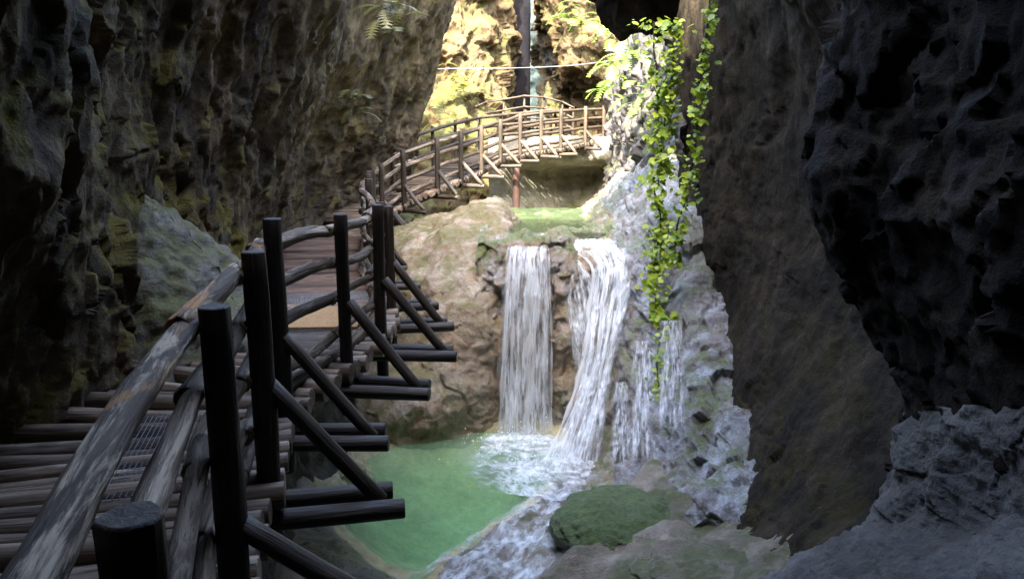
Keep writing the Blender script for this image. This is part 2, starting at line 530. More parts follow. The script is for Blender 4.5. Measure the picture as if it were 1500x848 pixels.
M['fall_a'] = fall_mat('falling_water', 10, 5.5, 0.40, 0.66)
M['fall_b'] = fall_mat('sliding_water', 8, 6.5, 0.39, 0.65)
M['veil'] = fall_mat('thin_water_veil', 6, 4.0, 0.42, 0.66, edge=0.3, bot=0.25)
M['foam'] = fall_mat('pool_foam', 7, 8, 0.40, 0.60, edge=0.45)
M['rapid'] = fall_mat('stream_rapid', 7, 14, 0.42, 0.64, edge=0.3)


def white_water(name, fac, noisy=0.0):
    m, t, b = nt(name)
    b.inputs['Base Color'].default_value = (0.92, 0.95, 0.98, 1)
    b.inputs['Roughness'].default_value = 0.3
    tl = N(t, 'ShaderNodeBsdfTranslucent', Color=(0.92, 0.95, 0.98, 1))
    ms = N(t, 'ShaderNodeMixShader', Fac=0.4)
    t.links.new(b.outputs[0], ms.inputs[1])
    t.links.new(tl.outputs[0], ms.inputs[2])
    trn = N(t, 'ShaderNodeBsdfTransparent')
    mx = N(t, 'ShaderNodeMixShader', Fac=fac)
    if noisy:
        o = N(t, 'ShaderNodeTexCoord').outputs['Object']
        n = noise(t, o, noisy, 6, 0.7)
        t.links.new(ramp(t, n, [(0.38, (0.05, 0.05, 0.05)), (0.62, (fac, fac, fac))]), mx.inputs[0])
    t.links.new(trn.outputs[0], mx.inputs[1])
    t.links.new(ms.outputs[0], mx.inputs[2])
    t.links.new(mx.outputs[0], t.nodes['Material Output'].inputs['Surface'])
    return m


M['white_water'] = white_water('white_water', 0.75)
M['thin_water'] = white_water('thin_water', 0.4)
M['froth'] = white_water('froth', 0.95, 7)


def pool_mat(name, vol=True):
    m, t, b = nt(name)
    o = N(t, 'ShaderNodeTexCoord').outputs['Object']
    b.inputs['Base Color'].default_value = (0.36, 0.58, 0.33, 1)
    b.inputs['Roughness'].default_value = 0.08
    b.inputs['IOR'].default_value = 1.33
    h = math_(t, 'ADD', noise(t, o, 5.5, 4, 0.5, 0.6), math_(t, 'MULTIPLY', noise(t, o, 17, 3, 0.5), 0.3))
    bp = N(t, 'ShaderNodeBump', Strength=0.35, Distance=0.05)
    t.links.new(h, bp.inputs['Height'])
    t.links.new(bp.outputs[0], b.inputs['Normal'])
    tr = N(t, 'ShaderNodeBsdfTransparent', Color=(0.86, 0.95, 0.86, 1))
    mx = N(t, 'ShaderNodeMixShader', Fac=0.23)
    t.links.new(tr.outputs[0], mx.inputs[1])
    t.links.new(b.outputs[0], mx.inputs[2])
    t.links.new(mx.outputs[0], t.nodes['Material Output'].inputs['Surface'])
    if not vol:
        b.inputs['Base Color'].default_value = (0.07, 0.11, 0.05, 1)
        mx.inputs[0].default_value = 0.65
        return m
    va = N(t, 'ShaderNodeVolumeAbsorption', Color=(0.32, 0.85, 0.55, 1), Density=0.75)
    t.links.new(va.outputs[0], t.nodes['Material Output'].inputs['Volume'])
    return m


M['pool'] = pool_mat('green_pool_water')
M['stream'] = pool_mat('stream_water', False)

# ------------------------------------------------------------------ the setting: cave and gorge walls
def table_wall(name, Ys, Zs, X, nu, nv, m, **disp):
    ctrl = [[(X[i][j], Ys[i] + 0.0, Zs[j]) for j in range(len(Zs))] for i in range(len(Ys))]
    S = rock_disp(surf(ctrl, nu, nv), **disp)
    return link(name, mesh_from_grid(name, S), m)


ZL = [-3.2, -1.2, -0.4, 0.4, 1.4, 2.4, 3.6, 5.5, 8, 10]
LX = {
    -5: [-2.6, -2.7, -2.7, -2.7, -2.5, -2.2, -1.8, -1.2, -0.3, 0.5],
    -1: [-2.7, -2.8, -2.8, -2.7, -2.4, -2.1, -1.8, -1.2, -0.3, 0.5],
    1.5: [-2.7, -2.8, -2.8, -2.7, -2.35, -2.1, -1.8, -1.2, -0.3, 0.5],
    2.9: [-2.8, -2.9, -2.9, -2.75, -2.35, -2.1, -1.9, -2.3, -3.4, -5],
    3.7: [-2.9, -2.95, -2.95, -2.8, -2.3, -2.08, -1.9, -2.8, -5, -7],
    4.6: [-2.6, -2.65, -2.68, -2.7, -2.65, -2.5, -2.2, -3.1, -5.6, -8],
    5.6: [-2.4, -2.5, -2.55, -2.7, -2.9, -2.85, -2.4, -3.2, -5.8, -8],
    6.6: [-2.4, -2.55, -2.6, -2.8, -2.95, -2.8, -2.4, -3.2, -5.8, -8],
    7.6: [-2.5, -2.7, -2.8, -2.9, -2.85, -2.5, -2.2, -3.0, -5.6, -8],
    9.5: [-2.9, -3.1, -3.2, -3.2, -2.9, -2.4, -2.1, -2.8, -5.4, -8],
    12: [-3.4, -3.6, -3.7, -3.7, -3.5, -3.1, -2.6, -2.6, -5, -7.6],
    15: [-3.9, -4.2, -4.2, -4.15, -3.9, -3.3, -2.6, -2.1, -4.2, -7],
    17.5: [-3.6, -3.7, -3.7, -3.4, -2.95, -2.6, -2.1, -1.5, -3.4, -6.5],
    19.5: [-3.4, -3.4, -3.2, -2.85, -2.55, -2.4, -2.15, -1.65, -3.6, -6.5],
    21.5: [-5, -5, -5, -4.6, -4.4, -4.2, -4.2, -4.4, -5.5, -7.5],
}
tag(table_wall('cave_wall_left', list(LX), ZL, list(LX.values()), 660, 420, M['cave_left'], big=0.2, bigf=0.8, ridge=0.07, ridgef=1.7, lump=0.07, lumpf=4.5, fine=0.022, finef=12, stretch=0.6, flute=0.17, flutef=3.4, crag=0.13, cragf=1.7, seed=3, lmask=lambda p: np.clip(1.15 - 0.14 * (p[:, 1] - 3.5), 0.35, 1.0)),
    'dark fluted and mossy limestone cave wall behind the log walkway', 'cave wall', kind='structure')

ZR = [-3.2, -1.7, -0.95, -0.55, 0.0, 0.45, 1.0, 1.6, 2.4, 3.6, 5.5, 8, 10]
RX = {
    -5: [1.9, 1.9, 1.9, 1.9, 1.9, 1.9, 1.85, 1.8, 1.8, 1.7, 1.4, 0.9, 0.5],
    0.5: [1.9, 1.9, 1.9, 1.9, 1.9, 1.9, 1.85, 1.8, 1.8, 1.7, 1.4, 0.9, 0.5],
    2.4: [1.6, 1.6, 1.65, 1.75, 1.85, 1.85, 1.8, 1.75, 1.8, 1.8, 1.5, 1.2, 1.5],
    3.3: [1.4, 1.4, 1.5, 1.85, 1.95, 1.95, 1.75, 1.65, 1.75, 1.6, 1.1, 1.2, 2.0],
    4.0: [1.3, 1.4, 1.55, 2.0, 2.12, 2.05, 1.7, 1.52, 1.65, 1.45, 0.9, 1.4, 2.6],
    4.5: [1.5, 1.6, 1.9, 2.3, 2.5, 2.55, 2.4, 2.3, 2.2, 1.7, 1.0, 1.5, 3.0],
    5.4: [1.5, 1.7, 2.05, 2.3, 2.6, 2.75, 2.8, 2.75, 2.5, 1.9, 1.2, 1.8, 4.0],
    6.6: [1.7, 1.9, 2.2, 2.4, 2.6, 2.75, 2.8, 2.75, 2.6, 2.1, 1.5, 2.6, 5.0],
    8.0: [2.0, 2.1, 2.25, 2.35, 2.5, 2.55, 2.55, 2.5, 2.45, 2.3, 2.2, 4.2, 7.0],
    9.2: [2.3, 2.3, 2.3, 2.3, 2.3, 2.3, 2.3, 2.3, 2.25, 2.3, 3.0, 5.4, 8.0],
    10.4: [2.3, 2.3, 2.25, 2.25, 2.25, 2.25, 2.25, 2.25, 2.25, 2.3, 3.2, 5.6, 8.0],
    11.2: [2.9, 2.9, 2.9, 2.9, 2.9, 2.9, 2.9, 2.9, 2.9, 2.9, 3.6, 5.8, 8.2],
}
ctrl = [[(RX[y][j], y, ZR[j]) for j in range(len(ZR))] for y in RX]
S = rock_disp(surf(ctrl, 460, 330), big=0.12, bigf=0.8, ridge=0.05, ridgef=1.6, lump=0.09, lumpf=4.0, fine=0.022, finef=10, stretch=0.8, flute=0.05, flutef=2.4, crag=0.09, cragf=2.2, lmask=lambda p: np.clip(np.maximum(1.0 - (p[:, 1] - 3.9) / 0.5, 0.75 * (-0.2 - p[:, 2])), 0.22, 1.0), seed=11)
cut = 186
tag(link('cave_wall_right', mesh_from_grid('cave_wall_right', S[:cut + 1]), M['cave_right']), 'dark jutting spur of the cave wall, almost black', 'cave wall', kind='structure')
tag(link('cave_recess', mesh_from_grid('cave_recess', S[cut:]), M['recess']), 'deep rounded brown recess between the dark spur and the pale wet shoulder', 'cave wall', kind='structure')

ZG = [-2.5, -0.5, 0.5, 1.5, 2.5, 4, 6, 9, 12]
GX = {
    9.9: [2.6, 2.5, 2.4, 2.35, 2.35, 2.4, 3.2, 5.6, 8.6],
    11: [2.4, 2.35, 2.35, 2.4, 2.45, 2.6, 3.5, 5.9, 9.0],
    13: [2.2, 2.2, 2.3, 2.5, 2.6, 2.8, 3.7, 6.2, 9.3],
    16: [2.3, 2.35, 2.45, 2.6, 2.75, 3.0, 3.9, 6.4, 9.5],
    20: [2.7, 2.75, 2.85, 2.95, 3.05, 3.3, 4.2, 6.6, 9.8],
    24: [2.9, 2.95, 3.05, 3.1, 3.2, 3.4, 4.2, 6.6, 9.8],
    27: [3.0, 3.0, 3.1, 3.2, 3.3, 3.4, 4.3, 6.8, 10.0],
}
tag(table_wall('gorge_wall', list(GX), ZG, list(GX.values()), 300, 240, M['gorge_right'], big=0.25, bigf=0.6, ridge=0.14, ridgef=1.2, lump=0.12, lumpf=2.4, fine=0.03, finef=7, flute=0.05, crag=0.2, cragf=1.3, seed=23),
    'pale streaked gorge wall behind the hanging ivy, meeting the arched footbridge', 'cliff', kind='structure')

# unseen roof, cliff and end wall, added to shade the near gorge
rx = (-16, -6, -3.0, -0.8, 0, 0.9, 1.9, 6, 14)
ctrl = [[(x, y, 5.4 - 0.05 * x * x * (abs(x) < 3) + 0.12 * y) for x in rx] for y in (-6, -4, -2, 0, 1.2)]
rx_top = (21, 20, 16, 15.5, 13.2, 10.4, 11.5, 12, 13)  # cliff heights, notched to shade the falls and let sun reach the ivy
ctrl += [[(x, 2.0, 6.0) for x in rx], [(x, 2.2, 6.0 + (h - 6) * 0.4) for x, h in zip(rx, rx_top)], [(x, 2.2, 6.0 + (h - 6) * 0.75) for x, h in zip(rx, rx_top)], [(x, 2.0, h) for x, h in zip(rx, rx_top)], [(x, -2, h + 0.5) for x, h in zip(rx, rx_top)]]
S = rock_disp(surf(ctrl, 160, 110), big=0.25, ridge=0.12, lump=0.1, seed=31)
tag(link('sun_blocking_roof', mesh_from_grid('sun_blocking_roof', S), M['cave_right']), 'unseen dark cave roof and cliff, shaped to block the sun', 'cave roof', kind='structure')
ctrl = [[(x, -5.0 + 0.2 * abs(x), z) for x in (-3.5, -1.5, 0, 1.5, 3)] for z in (-3.5, -1, 2, 5, 8)]
S = rock_disp(surf(ctrl, 90, 90), big=0.3, ridge=0.15, lump=0.1, seed=33)
tag(link('shading_back_wall', mesh_from_grid('shading_back_wall', S), M['cave_right']), 'unseen dark end wall added to darken the cave', 'cave wall', kind='structure')

# sunlit far end of the gorge
def px_patch(name, rows, nu, nv, m, **disp):
    S = surf([[P(*c) if len(c) == 3 else Vector(c[:3]) for c in row] for row in rows], nu, nv)
    if disp:
        S = rock_disp(S, **disp)
    return link(name, mesh_from_grid(name, S), m)


cols = [540, 590, 640, 690, 718, 731, 741]
rows = []
for y, Ys in ((-240, (27, 27, 27.5, 28, 28.6, 30, 32)), (-150, (26, 26, 26.5, 27, 27.6, 30, 32)), (0, (25.5, 25.6, 26, 26.5, 27.2, 29, 31)), (70, (25, 25.2, 25.5, 26, 27, 29, 31)), (110, (24.5, 24.6, 25.6, 25.6, 26.6, 28.6, 31)),
              (150, (24, 24, 24.5, 25, 26.2, 28, 30)), (190, (23.2, 23.2, 23.6, 24.3, 24.8, 26.2, 29)), (260, (22.6, 22.6, 23, 23.6, 24.2, 25.6, 28)), (340, (22, 22, 22, 22.6, 23.4, 25, 27))):
    rows.append([(x, y, Y) for x, Y in zip(cols, Ys)])
o = px_patch('sunlit_cliff', rows, 300, 200, M['back'], big=0.5, bigf=0.45, ridge=0.3, ridgef=0.8, lump=0.14, lumpf=1.1, fine=0.03, finef=5, flute=0.2, flutef=1.2, crag=0.28, cragf=0.6, seed=41)
tag(o, 'yellow sunlit rock face beyond the arched footbridge, beside the black column standing for a shaded cleft', 'cliff', kind='structure')

cols = [786, 812, 836, 870, 910, 960, 1010]
rows = []
for y, Ys in ((-240, (30, 29, 28.5, 28, 28, 28, 28)), (-120, (30, 28.5, 27.5, 27, 27, 27, 26.5)), (0, (30, 28, 27, 26.5, 26.3, 26.3, 26)), (50, (31, 28, 26.5, 26, 25.8, 26, 26)), (95, (33, 29.5, 26.6, 25.8, 25.6, 26, 26)),
              (130, (33, 31, 29, 27.2, 26, 26, 26)), (180, (33, 31, 29, 27.5, 26.5, 26, 26)), (260, (33, 31, 29, 27.5, 26.5, 26, 26))):
    rows.append([(x, y, Y) for x, Y in zip(cols, Ys)])
o = px_patch('sunlit_overhang', rows, 240, 200, M['back'], big=0.45, bigf=0.5, ridge=0.3, ridgef=0.9, lump=0.2, lumpf=1.2, fine=0.03, finef=5, crag=0.3, cragf=0.7, seed=47)
tag(o, 'sunlit yellow-green overhanging rock above the end of the arched footbridge', 'cliff', kind='structure')
rows = [[(x, y, 34 + 0.5 * k) for x in (720, 760, 800, 840, 900)] for k, y in ((2, -240), (1, -120), (0, 20), (-1, 100), (-2, 170), (-4, 300))]
o = px_patch('shaded_gorge_end', rows, 150, 110, M['back_shade'], big=0.4, ridge=0.3, lump=0.3, lumpf=1.0, seed=49)
tag(o, 'rock tinted grey-green as shade at the far end of the gorge', 'cliff', kind='structure')

# column coloured black to stand for a shaded cleft
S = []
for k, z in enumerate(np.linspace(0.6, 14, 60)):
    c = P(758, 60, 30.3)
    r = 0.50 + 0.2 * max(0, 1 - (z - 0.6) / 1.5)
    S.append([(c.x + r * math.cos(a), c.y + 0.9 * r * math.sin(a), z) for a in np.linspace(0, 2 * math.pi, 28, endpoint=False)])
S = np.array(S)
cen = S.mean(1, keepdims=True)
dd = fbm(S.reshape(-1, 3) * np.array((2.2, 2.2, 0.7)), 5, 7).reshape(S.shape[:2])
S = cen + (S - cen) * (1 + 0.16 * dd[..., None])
o = link('cleft_shade_column', mesh_from_grid('cleft_shade_column', S, wrap=True), M['cleft_shade'])
tag(o, 'tall narrow column painted black as the shaded cleft behind the arched footbridge', 'shaded cleft')

# grotto rock under the bridge
cols = [715, 740, 765, 800, 835, 870, 900]
rows = []
for y, Ys in ((200, (24, 24, 24.3, 24.6, 24.8, 24.8, 24.5)), (236, (23.2, 23.4, 23.8, 24.2, 24.6, 24.8, 24.4)), (250, (22.8, 23.2, 24.2, 25.2, 26.2, 26.2, 24.8)), (285, (22.2, 22.6, 23.4, 24.6, 25.8, 25.8, 24.0)), (315, (21.2, 21.6, 22.4, 23.6, 24.6, 24.4, 22.6)), (338, (19.5, 20, 20.4, 21, 21.4, 21, 20)), (352, (17, 17.5, 18, 18, 18, 18, 18))):
    rows.append([(x, y, Y) for x, Y in zip(cols, Ys)])
o = px_patch('grotto_rock', rows, 130, 130, M['grotto'], big=0.15, ridge=0.06, lump=0.03, lumpf=1.5, seed=51)
tag(o, 'smooth buff rock hollow under the arched footbridge', 'rock', kind='structure')

# ------------------------------------------------------------------ falls rock, ledge, buttress, bank, pool bed, stream floor
POOL_Z = -2.0
cols = [700, 740, 800, 822, 860, 900, 950, 1010, 1060, 1120, 1185]
R = [
    ([(-0.5, 17, 0.15), (-0.1, 17, 0.05), (0.6, 17, 0.05), (0.9, 17, 0.05), (1.3, 17, 0.1), (1.8, 17, 0.3), (2.3, 17, 0.8), (2.8, 17, 1.4), (3.2, 17, 1.9), (3.6, 17, 2.2), (4, 17, 2.3)]),
    ([(-0.5, 12.5, 0.30), (-0.05, 12.5, 0.16), (0.55, 12.5, 0.14), (0.8, 12.5, 0.18), (1.2, 12.5, 0.22), (1.65, 12.5, 0.5), (2.1, 12.2, 1.0), (2.6, 12, 1.5), (3.0, 12, 1.9), (3.4, 12, 2.2), (3.9, 12, 2.3)]),
    ([(x, y, Y) for x, y, Y in zip(cols, (352, 352, 352, 346, 372, 362, 320, 300, 300, 300, 300), (10.3, 10.2, 10.2, 10.1, 10.3, 10.2, 9.9, 9.6, 9.6, 9.8, 9.9))]),
    ([(x, y, Y) for x, y, Y in zip(cols, (372, 368, 366, 364, 398, 392, 380, 370, 370, 370, 370), (9.9, 9.8, 9.8, 9.75, 9.9, 9.8, 9.4, 9.1, 9.1, 9.3, 9.4))]),
    ([(x, 440, Y) for x, Y in zip(cols, (9.8, 9.75, 9.75, 9.5, 9.75, 9.6, 9.1, 8.6, 8.6, 8.9, 9.0))]),
    ([(x, 500, Y) for x, Y in zip(cols, (9.75, 9.7, 9.7, 9.35, 9.45, 9.2, 8.7, 8.15, 8.0, 8.3, 8.6))]),
    ([(x, 560, Y) for x, Y in zip(cols, (9.7, 9.65, 9.6, 9.3, 9.05, 8.8, 8.3, 7.75, 7.5, 7.6, 8.0))]),
    ([(x, 620, Y) for x, Y in zip(cols, (9.6, 9.6, 9.5, 9.1, 8.65, 8.4, 7.95, 7.4, 6.95, 6.75, 7.2))]),
    ([(x, 680, Y) for x, Y in zip(cols, (9.4, 9.4, 9.3, 8.7, 8.1, 7.9, 7.55, 7.05, 6.55, 6.25, 6.5))]),
    ([(x, 735, Y) for x, Y in zip(cols, (9.2, 9.2, 9.0, 8.1, 7.4, 7.1, 6.9, 6.45, 6.05, 5.75, 5.8))]),
    ([(x, 790, Y) for x, Y in zip(cols, (9.0, 9.0, 8.8, 7.8, 7.1, 6.7, 6.5, 6.2, 5.9, 5.65, 5.4))]),
]
# rows 0-1 are world points, the others pixels with distances
ctrl = [[Vector(c) for c in row] if k < 2 else [P(*c) for c in row] for k, row in enumerate(R)]
S = surf(ctrl, 300, 350)
S = rock_disp(S, big=0.10, bigf=1.3, ridge=0.06, ridgef=2.4, lump=0.08, lumpf=3.2, fine=0.014, finef=12, flute=0.06, flutef=3.0, crag=0.08, cragf=2.0, seed=61)
# the wet shoulder, with glints painted in its colour, is its own rock
nsplit = 176
o = link('falls_ledge', mesh_from_grid('falls_ledge', S[:, :nsplit + 1]), M['fall_rock'])
tag(o, 'ochre rock ledge that both waterfalls pour over', 'rock ledge')
o = link('wet_shoulder', mesh_from_grid('wet_shoulder', S[:, nsplit:]), M['wet_glints'])
tag(o, 'pale wet rock shoulder with painted blue-white glints beside the slanting waterfall', 'rock')

# buttress between walkway and left fall
cols = [500, 560, 610, 660, 705, 735, 752, 765]
rows = []
TOP = (362, 352, 340, 322, 306, 308, 330, 350)
for f, Ys in ((-0.02, (15.5, 15, 14, 13.8, 13.6, 13.8, 14.2, 16)), (0.0, (13.5, 13, 12.3, 12.2, 12.2, 12.2, 12.4, 14)), (0.1, (12, 11.6, 11, 10.8, 10.7, 10.7, 10.9, 12)), (0.25, (11, 10.6, 10.1, 9.9, 9.8, 9.9, 10.2, 11)), (0.4, (10.4, 9.9, 9.5, 9.4, 9.5, 9.75, 10.1, 11)),
              (0.55, (9.6, 9.2, 9.1, 9.1, 9.3, 9.6, 10, 11)), (0.7, (9.0, 8.8, 8.8, 8.9, 9.2, 9.55, 10, 11)), (0.84, (8.7, 8.7, 8.8, 8.95, 9.2, 9.45, 9.8, 10.5)), (1.0, (8.8, 8.9, 9.0, 9.1, 9.3, 9.5, 9.7, 10.2))):
    rows.append([(x, t0 + (700 - t0) * f, Y) for x, t0, Y in zip(cols, TOP, Ys)])
o = px_patch('rock_buttress', rows, 220, 190, M['butt'], big=0.16, bigf=0.9, ridge=0.09, ridgef=1.6, lump=0.07, lumpf=2.6, fine=0.012, finef=10, crag=0.035, cragf=1.6, seed=71)
tag(o, 'buff rounded rock buttress between the walkway and the straight waterfall', 'rock')

# dark bank under the walkway
cols_y = [0.5, 2.0, 3.2, 4.2, 5.2, 6.2, 7.2, 8.4, 10, 13, 17]
prof = [[(-3.0, -0.35), (-2.3, -0.45), (-1.75, -0.55), (-1.5, -0.9), (-1.45, -1.5), (-1.3, -2.1), (-1.0, -2.7)] for _ in cols_y]
ctrl = []
for y, pr in zip(cols_y, prof):
    sh = {0.5: 0.3, 2.0: 0.1, 3.2: 0.0, 4.2: -0.15, 5.2: -0.4, 6.2: -0.55, 7.2: -0.6, 8.4: -0.5, 10: -0.5, 13: -1.0, 17: -1.3}[y]
    ctrl.append([(x + sh, y, z) for x, z in pr])
S = rock_disp(surf(ctrl, 260, 120), big=0.12, bigf=1.0, ridge=0.1, ridgef=2.0, lump=0.1, lumpf=3.5, fine=0.02, seed=81)
o = link('rock_bank', mesh_from_grid('rock_bank', S), M['bank'])
tag(o, 'dark rock bank carrying the log walkway above the pool', 'rock bank', kind='structure')

# stream floor with the pool hollow: one sheet over X and Y
nx, ny = 300, 300
xs, ys = np.linspace(-2.6, 3.2, nx), np.linspace(1.5, 10.5, ny)
X, Y = np.meshgrid(xs, ys)
c0 = Vector((-0.5, 7.5, POOL_Z))
ang = 0.25
dx, dy = X - (c0.x + 0.05), Y - (c0.y + 0.1)
e = np.sqrt((dx / 1.42) ** 2 + (dy / 1.72) ** 2)
sl_ = (X - 0.42) * 0.824 - (Y - 7.75) * 0.566          # distance past the pool's spill edge
e = np.maximum(e, 1 + (sl_ - 0.05) / 0.8)
e = e + 0.10 * fbm(np.stack([X, Y, 0 * X], -1).reshape(-1, 3) * 1.1, 3, 5).reshape(X.shape)
basin = -2.0 - 0.62 * np.clip(1 - e ** 2.2, 0, 1)
rim = np.clip((e - 1.0) / 0.25, 0, 1)
rim = rim * rim * (3 - 2 * rim)
right = np.clip((X - 0.3) / 1.6, 0, 1)
near = np.clip((5.2 - Y) / 2.2, 0, 1)
outflow = np.exp(-((X - 0.35 - 0.1 * (5.5 - Y)) / 0.55) ** 2) * np.clip((6.8 - Y) / 1.2, 0, 1)
Zf = basin + rim * (0.20 + 0.22 * right) - near * 0.7 - outflow * (0.16 + 0.25 * np.clip((5.8 - Y), 0, 3)) + 0.15 * np.clip(-X - 1.2, 0, 2)
flow = np.clip((sl_ + 0.1) / 0.25, 0, 1) * np.clip((1.05 - sl_) / 0.3, 0, 1) * np.clip((8.2 - Y) / 0.5, 0, 1)
Zf = Zf * (1 - flow) + flow * (-2.0 - 0.20 * np.clip(sl_, 0, 2) - 0.12 * np.clip(5.9 - Y, 0, 4))
ramp_ = np.minimum(-1.78 + 0.55 * (X - 1.3) + 0.35 * (5.8 - Y), -0.75)
kr = np.clip((X - 1.15) / 0.4, 0, 1) * np.clip((6.7 - Y) / 0.5, 0, 1)
Zf = Zf * (1 - kr) + kr * np.maximum(Zf, ramp_)
S = np.stack([X, Y, Zf], -1)
q = S.reshape(-1, 3)
stone = 0.13 * (0.6 - worley(q * np.array((2.6, 2.6, 0.1)) + 5, 3)) + 0.07 * (0.6 - worley(q * np.array((6, 6, 0.1)), 4)) + 0.03 * fbm(q * 6, 4, 8)
S[..., 2] += stone.reshape(nx, ny) * (0.35 + 0.65 * rim) if nx == ny else 0
split = e < 1.12
FLOOR = S[..., 2].copy()
me = mesh_from_grid('stream_floor', S)
me.materials.append(M['floor'])
me.materials.append(M['bed'])
me.polygons.foreach_set('material_index', split[:-1, :-1].reshape(-1).astype(np.int32))
o = link('stream_floor', me, None)
tag(o, 'stony stream bed around and under the green pool', 'stream bed', kind='structure')

# pool water body (closed: surface + skirt + floor below the bed)
th = np.linspace(0, 2 * math.pi, 96, endpoint=False)
rr_ = np.concatenate([np.linspace(0.02, 1, 60)])
S = np.zeros((62, 96, 3))
a_s = (c0.x + 0.05 - 0.42) * 0.824 - (c0.y + 0.1 - 7.75) * 0.566
b_s = 1.7 * np.cos(th) * 0.824 - 2.05 * np.sin(th) * 0.566
rmax = np.where(b_s > 0.05, np.minimum(1.0, (0.10 - a_s) / np.maximum(b_s, 0.05)), 1.0)
for i, r in enumerate(rr_):
    r = r * rmax
    S[i, :, 0] = c0.x + 0.05 + 1.7 * r * np.cos(th)
    S[i, :, 1] = c0.y + 0.1 + 2.05 * r * np.sin(th)
    S[i, :, 2] = POOL_Z
fb = PZ(770, 655, POOL_Z)
d = np.hypot(S[:60, :, 0] - fb.x, S[:60, :, 1] - fb.y)
S[:60, :, 2] += 0.012 * np.sin(d * 17) * np.exp(-d * 0.8) + 0.012 * fbm(S[:60].reshape(-1, 3) * np.array((4, 4, 0)), 4, 3).reshape(60, 96)
S[60] = S[59]
S[60, :, 2] = -3.3
S[61, :, :] = S[60].mean(0)
o = link('pool_water', mesh_from_grid('pool_water', S, wrap=True), M['pool'])
tag(o, 'clear green plunge pool below the waterfalls', 'pool', kind='structure')


def blob_rock(name, c, r, m, label, cat='boulder', rot=0.0, seed=0, amp=0.25, n=64, group=None, flat=1.0):
    """a boulder: a noisy ellipsoid, more faceted than round"""
    th = np.linspace(0, 2 * math.pi, 2 * n, endpoint=False)
    ph = np.linspace(0.001, math.pi - 0.001, n)
    T, F = np.meshgrid(th, ph)
    D = np.stack([np.sin(F) * np.cos(T), np.sin(F) * np.sin(T), np.cos(F)], -1)
    q = D.reshape(-1, 3)
    d = 1 + amp * fbm(q * 1.3 + seed, 4, seed) + amp * 0.5 * fbm(q * 2.6 + seed, 4, seed + 3, ridged=True) + 0.12 * amp * fbm(q * 9, 4, seed + 5)
    S = D * d.reshape(n, 2 * n, 1)
    S = S * np.array(r)
    ca, sa = math.cos(rot), math.sin(rot)
    S = np.stack([S[..., 0] * ca - S[..., 1] * sa, S[..., 0] * sa + S[..., 1] * ca, S[..., 2]], -1)
    o = link(name, mesh_from_grid(name, S, wrap=True), m)
    o.location = c
    return tag(o, label, cat, group)


c = P(905, 762, 6.45)
blob_rock('mossy_boulder', c - Vector((0, 0, 0.05)), (0.60, 0.55, 0.27), M['mossy'], 'low rounded mossy boulder in the outflow under the waterfalls', seed=6, amp=0.17)
blob_rock('flat_boulder', P(1060, 838, 4.95), (0.62, 0.42, 0.12), M['floor'], 'flat grey slab of rock downstream of the mossy boulder', seed=9, amp=0.25, rot=0.2)
blob_rock('brown_boulder', P(858, 400, 10.0), (0.30, 0.4, 0.30), M['butt'], 'brown boulder wedged in the lip of the slanting waterfall', seed=14, amp=0.22)
blob_rock('mossy_slope', P(862, 352, 15.0), (0.75, 1.6, 0.30), M['mossy'], 'bright mossy hump beside the stream under the bridge end', seed=29, amp=0.2, rot=0.2)
c = PZ(500, 700, POOL_Z - 0.05)
blob_rock('shore_boulder', c, (0.34, 0.32, 0.24), M['bed'], 'ochre boulder on the pool shore beneath the walkway', seed=19, amp=0.3)
blob_rock('chockstone', P(955, -118, 11.3), (1.0, 1.3, 1.1), M['cave_right'], 'black overhanging chockstone above the hanging ivy', seed=22, amp=0.5, n=110)
# flowstone mound on the walkway's inner side
ctrl = []
for k, z in enumerate((-0.6, -0.1, 0.3, 0.62, 0.88, 1.08, 1.22, 1.34, 1.38)):
    r = (0.98, 0.92, 0.82, 0.70, 0.55, 0.40, 0.24, 0.11, 0.02)[k]
    ctrl.append([(r * math.cos(a) - 0.02 * k, 1.1 * r * math.sin(a), z) for a in np.linspace(0, 2 * math.pi, 13)])
S = surf(ctrl, 120, 140)
S = rock_disp(S, big=0.16, bigf=1.5, ridge=0.08, ridgef=2.5, lump=0.08, lumpf=5, fine=0.02, flute=0.09, flutef=4, seed=91)
S[:, -1] = S[:, 0]
o = link('flowstone_mound', mesh_from_grid('flowstone_mound', S), M['mound'])
c = PZ(232, 530, 0.0)
o.location = (c.x - 0.12, c.y + 0.35, -0.05)
o.scale = (1.1, 1.15, 0.97)
tag(o, 'pale grey pointed flowstone mound against the cave wall beside the walkway', 'rock')

rows = []
for y, x0 in ((600, 1335), (640, 1318), (680, 1308), (730, 1298), (775, 1275), (805, 1210), (840, 1150), (900, 1075), (980, 1000)):
    rows.append([(x0 + 30, y, 4.4), (x0, y, 3.55), (x0 + 60, y, 3.12), (x0 + 150, y, 2.72), (x0 + 280, y, 2.35), (1760, y, 1.95)])
o = px_patch('pebbly_rock', rows, 190, 190, M['spur'], big=0.06, bigf=1.5, ridge=0.05, ridgef=2.5, lump=0.09, lumpf=5.0, fine=0.015, finef=12, crag=0.02, cragf=4.0, seed=101)
tag(o, 'blue-grey knobbly rock at the foot of the dark spur', 'rock')

# ------------------------------------------------------------------ water falling
def water_patch(name, rows, nu, nv, m, label, cat, amp=0.02, f=(14, 14, 0.8), seed=0):
    S = surf([[P(*c) for c in row] for row in rows], nu, nv)
    n = normals(S)
    d = amp * fbm(S.reshape(-1, 3) * np.array(f), 4, seed, ridged=True).reshape(S.shape[:2])
    S = S + n * d[..., None]
    return tag(link(name, mesh_from_grid(name, S), m), label, cat)


def row(y, xs, Ys):
    return [(x, y, Y) for x, Y in zip(xs, Ys)]


def off(rows, d):
    return [[(x, y, Y - d) for x, y, Y in r] for r in rows]


